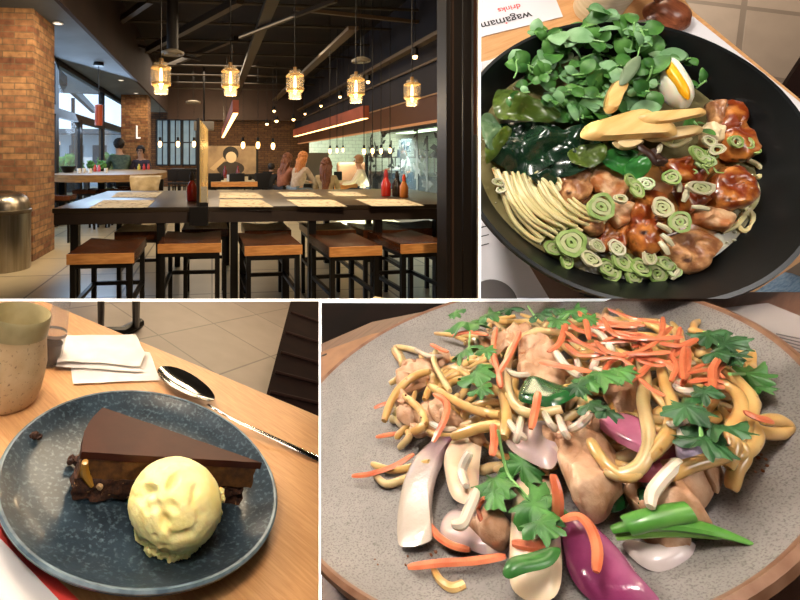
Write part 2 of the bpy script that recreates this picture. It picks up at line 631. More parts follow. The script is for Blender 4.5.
# --- ceiling details
M_pipe = mat('brown_pipe', '33281a', .5)
M_tray = mat('cable_tray', '54422f', .5)
def pipe_between(nm, a, b, r, m, label, group):
    return one(nm, tube(BM(), [a, b], r, 8, 1), m, R, label, 'pipe', group)
def barT(nm, a, b, w, h, m, label, cat, group=None):
    a, b = V(a), V(b); d = b - a; L = d.length; ang = math.atan2(d.y, d.x); tilt = math.asin(d.z / L)
    bm = BM(); box(bm, (0, 0, 0), (L, w, h))
    bmesh.ops.transform(bm, matrix=Matrix.Translation((a + b) / 2) @ Matrix.Rotation(ang, 4, 'Z') @ Matrix.Rotation(-tilt, 4, 'Y'), verts=bm.verts)
    return one(nm, bm, m, R, label, cat, group, smooth=False)
barT('cable_tray', (3.75, 4.0, 3.42), (3.75, 19.3, 3.42), .16, .07, M_tray, 'long pale cable tray running back along the dark right wall', 'cable tray')
barT('cable_tray', (2.7, 8.4, 3.85), (2.7, 19.3, 3.85), .2, .07, M_tray, 'shorter cable tray hanging over the middle of the ceiling', 'cable tray')
barT('conduit', (3.95, 4.0, 3.1), (3.95, 19.3, 3.1), .04, .04, M_tray, 'thin conduit fixed along the dark right wall', 'conduit')
barT('cable_tray', (1.0, 5.2, 4.0), (1.0, 19.3, 4.0), .22, .1, M_pipe, 'brown cable tray hanging left of the ceiling centre', 'cable tray')
for i, d in enumerate((8.3, 9.6, 11, 12.4, 14, 15.6, 17.2, 18.6)):
    one('ceiling_joist', cyl(BM(), (-1.8, d, 4.2), (3.95, d, 4.2), .03, 8), M_pipe, R, 'thin brown pipe crossing under the dark ceiling', 'pipe', 'pipes crossing under the ceiling')
for i, (x0, y0, x1, y1, z, w) in enumerate(((240, 37, 336, 0, 3.9, .07), (148, 50, 240, 0, 4.1, .14), (120, 21, 150, 0, 4.2, .12), (294, 9, 427, 23, 4.0, .06), (122, 42, 200, 60, 4.2, .06), (168, 66, 236, 38, 4.3, .12))):
    barT('roof_beam', rz_(x0, y0, z), rz_(x1, y1, z), w, w, M_pipe if i != 3 else M_tray,
         ('slanting brown steel beam under the ceiling, above the third glass pendant', 'heavy slanting beam left of the ventilation duct', 'short slanting beam in the corner by the soffit', 'pale pipe crossing above the fourth glass pendant', 'thin rod crossing behind the ventilation duct', 'slanting brace right of the ventilation duct')[i], 'beam')
def vent(x, y, z, r, lab, duct=None):
    p = rz_(x, y, z)
    T = Thing('ceiling_vent', lab, 'vent', R, p)
    T.part('diffuser', lathe(BM(), [(0, -.02), (r * .35, -.03), (r * .4, 0), (r * .7, -.03), (r * .75, 0), (r, -.02), (r * 1.02, .02), (r * .5, .07), (0, .07)], 28), mat('vent_grey', '8f8471', .5))
    if duct: T.part('duct', cyl(BM(), (0, 0, .07), (0, 0, duct), r * .5, 20), mat('dark_duct', '1b1512', .6))
    else: T.part('hanger', cyl(BM(), (0, 0, .07), (0, 0, 4.6 - z), .01, 6), M_black)
vent(172.5, 53.5, 3.2, .2, 'round vent under the thick black duct', duct=1.4)
vent(193, 102.5, 3.3, .26, 'small round vent far back on the ceiling')
vent(361, 61, 3.25, .18, 'round vent above the fourth glass pendant')
# downlights in the soffit
for i, (x, y) in enumerate(((58, 23), (121, 80), (136, 93), (100.5, 61), (144, 100))):
    p = rz_(x, y, 3.3)
    if i == 3: continue
    T = Thing('recessed_downlight', ('round recessed spotlight in the grey soffit beside the brick column', 'recessed spotlight in the soffit right of the hanging red lamp', 'third recessed spotlight along the grey soffit', '', 'dark unlit fitting at the far end of the soffit')[i], 'light', R, p - V((0, 0, .012)), group='soffit downlights')
    T.part('trim_ring', lathe(BM(), [(.055, 0), (.075, 0), (.075, .012), (.055, .012)], 24, close=True), M_white)
    T.part('lens', lathe(BM(), [(0, 0.004), (.058, .004)], 24), mat('downlight_glow', 'fff0d8', .5, emis=1.6) if i < 4 else M_black)
# spotlights along the right wall
for i, (x, y) in enumerate(((415, 57), (368, 82), (340, 97), (321, 106), (305, 114), (274, 111), (276.5, 121), (293.5, 119.5), (267, 124))):
    p = ru_(x, y, 3.7) if i < 5 else rv_(x, y, 15 + (i % 3))
    T = Thing('spotlight', 'small round spotlight on the dark wall' if i < 5 else 'tiny lit spotlight far back under the ceiling', 'light', R, p, group='spotlights on the right wall' if i < 5 else 'far ceiling spotlights')
    T.part('housing', cyl(BM(), (0, 0, .02), (0, 0, .16), .06, 12), M_black)
    T.part('lens', blob(BM(), (0, 0, 0), .045 if i < 5 else .06, 2, 0), mat('spot_glow', 'ffd9a0', .5, emis=8, ecol='ffc880'))
    T.part('hanger', cyl(BM(), (0, 0, .16), (0, 0, max(.3, 4.58 - p.z)), .008, 6), M_black)

# --- glass pendants over the front table
M_cap = mat('pendant_cap', '8a6a40', .4, metal=.4)
def pendant_bm_set(T, s, cord):
    T.part('glass_shade', lathe(BM(), [(.045 * s, .30 * s), (.062 * s, .29 * s), (.064 * s, .262 * s), (.088 * s, .25 * s), (.092 * s, .235 * s), (.092 * s, .10 * s), (.088 * s, .085 * s), (.068 * s, .075 * s), (.066 * s, .01 * s), (.06 * s, 0), (.055 * s, .01 * s), (.055 * s, .28 * s)], 28), M_cage)
    T.part('rim_band', lathe(BM(), [(.064 * s, .262 * s), (.09 * s, .25 * s), (.093 * s, .236 * s), (.088 * s, .24 * s), (.06 * s, .256 * s)], 28, close=True), mat('warm_glass_edge', 'a5854e', .2, emis=.12, ecol='ffc070', alpha=.6))
    T.part('rim_band', lathe(BM(), [(.093 * s, .105 * s), (.09 * s, .082 * s), (.066 * s, .072 * s), (.064 * s, .08 * s), (.086 * s, .09 * s)], 28, close=True), MATS['warm_glass_edge'])
    T.part('bulb', lathe(BM(), [(0, .04 * s), (.012 * s, .05 * s), (.017 * s, .1 * s), (.014 * s, .2 * s), (.009 * s, .24 * s), (0, .25 * s)], 16), M_bulb)
    T.part('socket', cyl(BM(), (0, 0, .24 * s), (0, 0, .33 * s), .02 * s, 12), M_cap)
    T.part('cord', cyl(BM(), (0, 0, .33 * s), (0, 0, cord), .005, 6), M_black)
pen = ((161, 94, 61), (230.5, 95.5, 65), (295, 99, 69.5), (356, 103, 74), (412, 106, 79))
names = ('first', 'second', 'third', 'fourth', 'fifth')
for i, (x, yb, yt) in enumerate(pen):
    d = .30 * FPX / (yb - yt) * .98
    p = R.Mi @ (CAM + ray(x, yb) * d)
    T = Thing('pendant_lamp', 'glowing glass jar pendant, %s from the window side in the front row' % names[i], 'pendant lamp', R, p, group='glass pendants over the front table')
    pendant_bm_set(T, .96, 4.6 - p.z)
    light('POINT', p + V((0, 0, -.06)), 14, (1, .72, .4), .04, fr=R)
# far pendants
for i, (x, y, v) in enumerate(((160, 144, 17), (178, 144, 17), (194, 144, 17), (243, 145, 15), (258, 145, 15), (273, 146, 15), (330, 151, 10), (337, 150.5, 11), (343, 150, 12), (364, 151.5, 8.5), (372.5, 151, 8.7), (381, 151, 9), (390, 150.5, 9.2))):
    p = rv_(x, y, v)
    T = Thing('bulb_pendant', 'small glowing bulb pendant far back in the room' if i < 6 else 'tiny warm heat lamp over the kitchen counter', 'pendant lamp', R, p, group='far bulb pendants' if i < 6 else 'heat lamps over the kitchen pass')
    s = 1.0 if i < 6 else .5
    T.part('bulb', blob(BM(), (0, 0, 0), .085 * s, 2, 0, sc=(.8, .8, 1.5)), M_bulb)
    T.part('cap', cyl(BM(), (0, 0, .1 * s), (0, 0, .25 * s), .05 * s, 10), M_black)
    T.part('cord', cyl(BM(), (0, 0, .25 * s), (0, 0, (4.58 if x < 300 or v > 99 else 2.6) - p.z if i < 6 else 2.6 - p.z if p.x > 4 else 4.58 - p.z), .008, 6), M_black)
# red tube pendant by the window
p = rv_(98.7, 125.5, 9.5)
T = Thing('tube_pendant', 'red brown cylinder pendant hanging by the windows', 'pendant lamp', R, p)
T.part('shade', lathe(BM(), [(.06, 0), (.075, 0), (.075, .42), (.0, .44), (.0, .42), (.06, .41)], 24), mat('red_tube', '9a3d20', .35, emis=.15, ecol='c04a20'))
T.part('cord', cyl(BM(), (0, 0, .43), (0, 0, 3.3 - p.z), .006, 6), M_black)
T.part('ceiling_rose', cyl(BM(), (0, 0, 3.3 - p.z - .07), (0, 0, 3.3 - p.z), .1, 20), M_black)

# linear lamps
def linear(u, v0, v1, zb, h, w, lab):
    T = Thing('linear_lamp', lab, 'lamp', R, (u, v0, zb))
    T.part('housing', bx(BM(), -w / 2, w / 2, 0, v1 - v0, .012, h), M_redbrown, smooth=False)
    T.part('light_strip', bx(BM(), -w * .38, w * .38, 0.02, v1 - v0 - .02, 0, .014), M_led, smooth=False)
    for k in (.15, .5, .85):
        T.part('suspension_wire', cyl(BM(), (0, (v1 - v0) * k, h), (0, (v1 - v0) * k, 4.58 - zb), .006, 6), M_black)
linear(3.3, 9.4, 17.8, 2.2, .28, .14, 'red brown linear lamp with glowing strip before the kitchen')
linear(.45, 8.6, 19, 2.2, .26, .12, 'hanging linear lamp with glowing underside over the central tables')

# --- black column at the right
b = BM()
for x0, x1, d in ((437, 453, 3.0), (453.5, 462, 3.06), (462, 471, 3.14), (471, 490, 3.02)):
    a = R.Mi @ (CAM + ray(x0, 158) * d); c = R.Mi @ (CAM + ray(x1, 158) * d)
    bx(b, a.x, c.x, a.y, a.y - .12, 0, 4.6)
strc('wall_column', b, mat('column_black', '130e0b', .45, col2='19120e', scale=3))
a = R.Mi @ (CAM + ray(453.2, 158) * 2.86)
strc('trim_6', bx(BM(), a.x - .004, a.x + .004, a.y, a.y + .04, 0, 4.6), mat('column_edge', '3d2c22', .4))
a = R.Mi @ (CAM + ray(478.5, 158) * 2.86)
strc('trim_7', bx(BM(), a.x - .008, a.x + .02, a.y, a.y + .04, 1.5, 4.6), mat('column_edge_lit', '5b3626', .4))  # orange light on the column painted as a lighter strip

# --- glass screen with bamboo by the kitchen
T = Thing('glass_screen', 'dark framed glass screen with black bamboo drawing before the kitchen', 'screen', R, (4.0, 8, .55))
T.part('glass', bx(BM(), -.01, .01, -3.5, 3.35, 0, 1.43), mat('screen_glass', '32414f', .5, alpha=.16, spec=.15), smooth=False)
b = BM(); bx(b, -.03, .03, 3.3, 3.4, 0, .9); bx(b, -.04, .04, -3.5, 3.4, -.06, .03)
T.part('frame', b, M_black, smooth=False)
bb = BM()
r2 = random.Random(5)
for k in range(15):
    y = -3.1 + k * .44 + r2.uniform(-.1, .1); H = r2.uniform(1.05, 1.4); w = r2.choice((.018, .03, .012))
    box(bb, (-.015, y, H / 2), (.006, w * 2.2, H))
    for j in range(11):
        z = r2.uniform(.2, H); L = r2.uniform(.16, .34); a = r2.uniform(-1.2, 1.2) + (PI if r2.random() < .5 else 0)
        dy, dz = math.cos(a), math.sin(a) * .8
        A = V((-.016, y, z)); Bp = A + V((0, dy, dz)) * L; n_ = V((0, -dz, dy)) * L * .2
        mid = (A + Bp) / 2
        q = [bb.verts.new(t) for t in (A, mid + n_, Bp, mid - n_)]
        bb.faces.new(q)
T.part('bamboo_print', bb, mat('bamboo_ink', '0d1114', .7), smooth=False)

strc('wall_kitchen.001', bx(BM(), 4.16, 6.6, 19.0, 19.1, 0, 2.6), MATS['white_kitchen_tile'])
# kitchen equipment
for i, (v, w) in enumerate(((4.8, 2.2), (9.3, 2.4), (12.3, 2.6), (15.4, 2.8))):
    T = Thing('kitchen_counter', 'stainless steel kitchen counter behind the glass screen', 'counter', R, (5.6, v, 0), group='kitchen counters')
    T.part('top', bx(BM(), -.5, .5, -w / 2, w / 2, .86, .92), M_steel, smooth=False)
    T.part('body', bx(BM(), -.45, .45, -w / 2 + .05, w / 2 - .05, .1, .86), mat('counter_body', '6c6a62', .4, metal=.6), smooth=False)
    T.part('shelf', bx(BM(), -.2, .25, -w / 2, w / 2, 1.35, 1.39), M_steel, smooth=False)
    for y in (-w / 2 + .05, w / 2 - .05): T.part('leg', cyl(BM(), (.1, y, .92), (.1, y, 1.35), .02, 8), M_steel)
for i in range(10):
    v = 4.8 + i * 1.15
    T = Thing('steel_pot', 'steel pot on a kitchen shelf' , 'pot', R, (5.6, v, 1.39), group='pots on the kitchen shelves')
    T.part('body', lathe(BM(), [(0, 0), (.12, 0), (.13, .02), (.13, .2), (.12, .2), (.12, .03), (0, .02)], 16), M_steel)
    T.part('handle', tube(BM(), [(.12, 0, .15), (.3, .05, .17)], .015, 6, 1), M_black)
T = Thing('extractor_hood', 'long steel extractor hood with bright underside over the kitchen', 'hood', R, (5.9, 9.5, 2.1))
T.part('canopy', bx(BM(), -.5, .5, -4.5, 4.5, .02, .3), M_steel, smooth=False)
T.part('light_panel', bx(BM(), -.2, .2, -4.0, 4.0, 0, .02), mat('hood_light', 'd8ffe0', .5, emis=4, ecol='d8f5c8'), smooth=False)
T = Thing('fridge', 'grey kitchen fridge with blue lit panel behind the glass', 'fridge', R, (6.15, 7.0, 0))
T.part('body', rbox((0, 0, .95), (.8, 1.5, 1.9), .02), M_steel)
T.part('display', bx(BM(), -.42, -.4, -.5, .5, 1.62, 1.72), mat('blue_glow', '3a70c0', .5, emis=1.5), smooth=False)

# --- front table
ZT = .94
fl = rz_(52, 208.5, ZT); bk = rz_(108, 191, ZT)
U0, V0, V1, U1 = fl.x, fl.y, bk.y, fl.x + 3.9
T = Thing('bar_table', 'long dark bar table set with paper placemats, glossy top', 'table', R, (U0, V0, 0))
W = U1 - U0; D = V1 - V0
tt = rbox((W / 2, D / 2, ZT - .02), (W, D, .04), .006)
T.part('tabletop', tt, M_dtop)
b = BM(); bx(b, 0.01, W - .01, .01, .05, ZT - .135, ZT - .038); bx(b, .01, W - .01, D - .05, D - .01, ZT - .135, ZT - .038); bx(b, .01, .05, .05, D - .05, ZT - .135, ZT - .038); bx(b, W - .05, W - .01, .05, D - .05, ZT - .135, ZT - .038)
T.part('apron', b, M_apron, smooth=False)
for px_ in (75, 161, 234, 312, 378, 438):
    u = rv_(px_, 250, V0 + .06).x - U0
    T.part('leg', box(BM(), (u, .07, (ZT - .13) / 2), (.065, .065, ZT - .13)), M_black, smooth=False)
    T.part('leg', box(BM(), (u, D - .07, (ZT - .13) / 2), (.065, .065, ZT - .13)), M_black, smooth=False)

# placemats
mats_ = [((88.5, 208.0), (103.5, 200), (155, 200), (147, 207.4), 'paper placemat at the front left corner of the dark table'),
         ((111, 197), (118.5, 192), (162, 192), (156, 197.5), 'paper placemat at the back left of the dark table'),
         ((219, 206.8), (220, 199.6), (261, 199.6), (273.6, 206.8), 'front placemat just right of the upright divider'),
         ((219, 198), (220, 192.4), (256, 192.4), (264, 198), 'back placemat just right of the upright divider'),
         ((298.5, 206.4), (286.5, 199.5), (333, 199.5), (347, 206.4), 'front placemat nearest the table centre, beside orange reflection'),
         ((285, 196.5), (277.5, 192), (312, 192), (321.6, 196.5), 'back placemat below the blonde woman'),
         ((372, 206), (355.5, 199), (403.5, 199), (424.5, 205.5), 'front placemat at the right end of the dark table'),
         ((336, 196), (327, 191.6), (355, 191.6), (369, 196), 'back placemat below the long haired woman')]
for a, b_, c, d, lab in mats_:
    b = BM(); prism(b, [rz_(*q, ZT + .004) for q in (a, d, c, b_)], .003)
    one('paper_placemat', b, M_pap, R, lab, 'placemat', 'placemats on the dark table', smooth=False)

# upright divider panel and clamp
a = rz_(199, 208, ZT)
T = Thing('table_divider', 'upright amber glass divider clamped to the front table', 'divider', R, (a.x, a.y + .02, ZT), -.045)
T.part('panel', bx(BM(), -.012, .012, .02, 1.15, .0, .72), mat('amber_panel_glow', 'a08450', .2, col2='c9ad74', scale=1.5, emis=.12, ecol='c9a060'), smooth=False)  # reflected light put into the panel as a glow
T.part('frame', bx(BM(), -.02, .004, -.01, .02, 0, .74), mat('divider_post', '1c1512', .35), smooth=False)
T.part('clamp', bx(BM(), -.075, .075, -.06, .02, -.14, .012), M_black, smooth=False)
def sauce_bottle(x, y, s, col, lab, v=None, cap='b01818', z=ZT):
    p = rz_(x, y, z + .002)
    T = Thing('sauce_bottle', lab, 'bottle', R, p, group='sauce bottles on the dark table')
    T.part('body', lathe(BM(), [(0, 0), (.05 * s, 0), (.055 * s, .02 * s), (.055 * s, .14 * s), (.03 * s, .19 * s), (.02 * s, .22 * s), (0, .22 * s)], 18), mat('sauce_' + col, col, .25, coat=.4))
    T.part('cap', lathe(BM(), [(.024 * s, .215 * s), (.024 * s, .26 * s), (.012 * s, .30 * s), (0, .30 * s)], 14), mat('cap_' + cap, cap, .4))
sauce_bottle(192, 201, .92, '7a1712', 'dark red sauce bottle left of the upright divider', cap='1a1210')
sauce_bottle(386, 196, .95, 'a02018', 'red ketchup bottle in front of the glass screen', cap='902020')
sauce_bottle(397, 196.5, .9, '17120f', 'black soy bottle between red and orange bottles', cap='17120f')
sauce_bottle(404, 197.5, .8, 'b06a30', 'orange chilli bottle right of the black bottle', cap='c04020')
T = Thing('menu_holder', 'small dark holder with menus right of the divider', 'menu holder', R, rz_(204, 207, ZT + .003))
T.part('base', box(BM(), (0, 0, .02), (.07, .1, .04)), M_black, smooth=False)
T.part('card', box(BM(), (0, 0, .1), (.05, .006, .14)), M_pap, smooth=False)

# --- bar stools
def make_stool(w, dp, hgt, seatm, edge, lab, x, y, rz=0.0, sw=.035, group='bar stools tucked under the front side of the dark table', zs=.7):
    p = rz_(x, y, hgt)
    T = Thing('bar_stool', lab, 'stool', R, (p.x, p.y + dp / 2, 0), rz, group=group)
    t = .07
    s = BM()
    nu, nv = 10, 8
    g = [[s.verts.new(((i / nu - .5) * w, (j / nv - .5) * dp + .004, hgt - .018 * math.cos((i / nu - .5) * PI * .95) ** 2 * min(1, 3 * j / nv))) for j in range(nv + 1)] for i in range(nu + 1)]
    for i in range(nu):
        for j in range(nv): s.faces.new((g[i][j], g[i + 1][j], g[i + 1][j + 1], g[i][j + 1]))
    r_ = bmesh.ops.extrude_face_region(s, geom=s.faces[:])
    bmesh.ops.translate(s, vec=(0, 0, -t + .02), verts=[v for v in r_['geom'] if isinstance(v, bmesh.types.BMVert)])
    for v in s.verts:
        if v.co.z < hgt - .022 - .01: v.co.z = hgt - t
    so = T.part('seat', s, seatm)
    T.part('front_edge', bx(BM(), -w / 2 - .002, w / 2 + .002, -dp / 2 - .006, -dp / 2 + .012, hgt - t - .001, hgt - .001), edge, parent=so, smooth=False)
    hh = hgt - t
    for sx in (-1, 1):
        for sy in (-1, 1):
            T.part('leg', box(BM(), (sx * (w / 2 - .03), sy * (dp / 2 - .035), hh / 2), (sw, sw, hh)), M_black, smooth=False)
    b = BM()
    for sy in (-1, 1): box(b, (0, sy * (dp / 2 - .035), hh - .018), (w - .05, sw * .9, .036))
    for sx in (-1, 1): box(b, (sx * (w / 2 - .03), 0, hh - .018), (sw * .9, dp - .06, .036))
    T.part('frame', b, M_black, smooth=False)
    b = BM()
    for sx in (-1, 1): box(b, (sx * (w / 2 - .03), 0, .34), (sw * .8, dp - .06, .03))
    box(b, (0, dp / 2 - .035, .34), (w - .06, sw * .8, .03))
    T.part('footrest', b, M_black, smooth=False)
    return T
make_stool(.44, .62, .7, M_seat, M_seat_edge, 'bar stool turned slightly at the left end, dark glossy seat', 100.5, 253.5, 0)
make_stool(.475, .6, .7, M_seat, M_seat_edge, 'bar stool just below the upright divider clamp', 190.5, 243.5, -.02)
make_stool(.43, .6, .7, M_seat, M_seat_edge, 'bar stool standing under the centre of the dark table', 272.5, 245.5, .03)
make_stool(.40, .58, .7, M_seat, M_seat_edge, 'bar stool second from the black column', 354, 246.5, .05)
make_stool(.42, .6, .7, M_seat, M_seat_edge, 'bar stool closest to the black column', 424, 243.5, .08)
G2 = 'bar stools on the far side of the dark table'
make_stool(.40, .5, .7, M_seatl, M_seat, 'stool with painted pale sheen behind the left end bar stool', 138, 231.5, 0, group=G2)
make_stool(.42, .5, .7, M_seatl, M_seat, 'far side stool seen behind the clamp stool', 205, 229, 0, group=G2)
make_stool(.42, .5, .7, M_seatl, M_seat, 'far side stool with painted yellow reflection behind the central stool', 268, 230, 0, group=G2)
make_stool(.42, .5, .7, mat('amber_shine_seat', 'b58a2e', .3), M_seat, 'far side stool with painted amber shine, fourth along', 333, 230, 0, group=G2)  # amber shine put into the seat colour
make_stool(.42, .5, .7, M_seat, M_seat, 'far side stool with folded paper on it', 386, 230, 0, group=G2)
make_stool(.5, .5, .7, mat('grey_seat', '6a675c', .5), M_seat, 'grey topped stool behind the rightmost bar stool', 428, 228, 0, group=G2)
# corner of a stool nearer the camera
T = make_stool(.36, .36, .7, M_seatl, M_seat_edge, 'corner of a nearer wooden stool at the foot of the column', 418, 332, PI / 4, group=None)

# --- waste bin
p = rz_(6, 268.5, 0)
T = Thing('waste_bin', 'round brushed steel waste bin with domed lid by the brick column', 'bin', R, (p.x, p.y, 0))
RB = .275; ZB = .92
T.part('body', lathe(BM(), [(0, 0), (RB * .97, 0), (RB, .02), (RB, .70), (0, .70)], 40), M_steel)
T.part('band', lathe(BM(), [(RB * 1.03, .68), (RB * 1.04, .69), (RB * 1.04, .72), (RB * 1.0, .73), (RB, .68)], 40, close=True), mat('dark_band', '6a5d4c', .3, metal=.8))
T.part('lid', lathe(BM(), [(RB * 1.0, .72), (RB * .97, .79), (RB * .85, .87), (RB * .6, .92), (RB * .3, .94), (0, .945)], 40), M_steel)
T.part('flap', lathe(BM(), [(RB * .3, .93), (RB * .31, .945), (RB * .2, .955), (0, .955)], 24), mat('dark_band', '', 0))

# --- long pale wooden table by the windows
ZL = 1.05
a = rz_(47, 174.5, ZL); c = rz_(140, 174.5, ZL); e = rz_(167, 171.5, ZL); f_ = rz_(153, 169.5, ZL); g = rz_(96, 169.8, ZL)
T = Thing('communal_table', 'long pale wood table with thick live edge by the windows', 'table', R, (c.x, c.y, 0))
o = [q - V((c.x, c.y, 0)) for q in (a, c, e, f_, g)]
b = BM(); prism(b, ringpts(o, 3)[:], .13); T.part('tabletop', b, M_lwood)
for q in (rz_(60, 173, ZL), rz_(100, 173, ZL), rz_(137, 173, ZL), rz_(160, 170, ZL), rz_(85, 170, ZL)):
    T.part('leg', box(BM(), (q.x - c.x, q.y - c.y + .15, .46), (.13, .13, .92)), M_black, smooth=False)
GS = 'dark stools at the pale table'
for k, (x, y) in enumerate(((56, 196), (84, 190), (99, 189), (115, 189), (128, 187))):
    make_stool(.42, .36, .75, M_seat if k else M_seat, M_seat, ('brown stool at the pale table nearest the brick column', 'dark stool under the pale table, second from brick column', 'dark stool under the pale table, third from brick column', 'dark stool under the pale table, fourth from brick column', 'dark stool beside the hanging cream jacket')[k], x, y, 0, group=GS)
# jacket over a chair
p = rz_(146, 196, 0 + .2)
q = rv_(146, 176, 7.6)
T = Thing('chair', 'dark chair under a cream jacket at the pale table', 'chair', R, (q.x, q.y, 0))
T.part('seat', rbox((0, .2, .62), (.42, .42, .05), .01), M_black)
T.part('backrest', rbox((0, 0, .85), (.42, .04, .3), .01), M_lwood)
for sx in (-1, 1):
    for sy in (0, .38): T.part('leg', box(BM(), (sx * .18, sy, .31), (.035, .035, .62)), M_black, smooth=False)
jb = pillow(BM(), [(-.2, 0, 1.02), (.26, 0, 1.05), (.3, 0, .86), (.1, 0, .8), (.04, 0, .55), (-.18, 0, .52), (-.24, 0, .78)], .05, k=3, rings=5, amp=.02, fr=9)
for v in jb.verts: v.co = V((v.co.x, -.06 - abs(v.co.y) * .3, v.co.z)) + V((0, -.03 * noise.noise(v.co * 9), 0))
jb = BM()
nu, nv = 14, 12
gr = [[None] * (nv + 1) for _ in range(nu + 1)]
for i in range(nu + 1):
    for j in range(nv + 1):
        s_, t_ = i / nu, j / nv
        z = 1.06 - .36 * t_ * (1 - .35 * s_); x = (s_ - .5) * (.52 - .1 * t_); y = -.05 - .05 * math.sin(PI * t_) + .035 * math.sin(9 * s_ + 2 * t_) * t_
        if j == 0: y = .03
        gr[i][j] = jb.verts.new((x, y, z))
for i in range(nu):
    for j in range(nv): jb.faces.new((gr[i][j], gr[i + 1][j], gr[i + 1][j + 1], gr[i][j + 1]))
bmesh.ops.transform(jb, matrix=Matrix.Translation((q.x, q.y, 0)), verts=jb.verts)
one('jacket', jb, mat('cream_cloth', 'c9b795', .8, col2='a8946e', scale=8, bump=.3), R, 'cream jacket hung over the chair at the pale table', 'jacket')
# things on the pale table
def dish(x, y, r, h, col, nm, lab, z=ZL, grp='dishes on the pale table'):
    p = rz_(x, y, z + .001)
    one(nm, lathe(BM(), [(0, 0), (r * .5, 0), (r * .6, .01), (r, h), (r * .95, h), (r * .5, .02), (0, .015)], 20, c=p), mat('dish_' + col, col, .3), R, lab, nm.replace('_', ' '), grp)
dish(68, 172.5, .17, .13, '15171a', 'bowl', 'black bowl at the near end of the pale table')
for k, (x, y) in enumerate(((79, 173), (84, 172.5), (90, 173), (106, 172.5))):
    p = rz_(x, y, ZL + .001)
    one('cup', lathe(BM(), [(0, 0), (.035, 0), (.042, .09), (.038, .09), (.03, .01), (0, .01)], 16, c=p), M_white, R, 'small white cup on the pale table', 'cup', 'white cups on the pale table')
for k, (x, y, col, lab) in enumerate(((95, 171.5, 'c04030', 'red sauce jar on the pale table'), (99, 171.5, 'd06070', 'pink jar beside the red jar on the pale table'), (144, 170, 'c03030', 'red bottle before the man with glasses'), (148.5, 169.5, 'b83a2c', 'second red bottle before the man with glasses'), (139, 170, 'c8b040', 'yellow jar left of the red bottles'))):
    p = rz_(x, y, ZL + .001)
    one('jar', lathe(BM(), [(0, 0), (.036, 0), (.04, .08), (.022, .12), (.022, .15), (0, .15)], 14, c=p), mat('jar_' + col, col, .3), R, lab, 'jar', 'jars on the pale table')
for k, (x, y) in enumerate(((102, 171), (91, 170.3))):
    p = rz_(x, y, ZL + .001)
    T = Thing('table_plant', 'small green salad plate on the pale table' if k else 'small leafy plant on the pale table', 'plant', R, p)
    T.part('pot', lathe(BM(), [(0, 0), (.05, 0), (.06, .08), (0, .07)], 14), M_black)
    T.part('leaves', blob(BM(), (0, 0, .13), .1, 3, .6, 3, seed=k), mat('outdoor_leaves', '', 0))

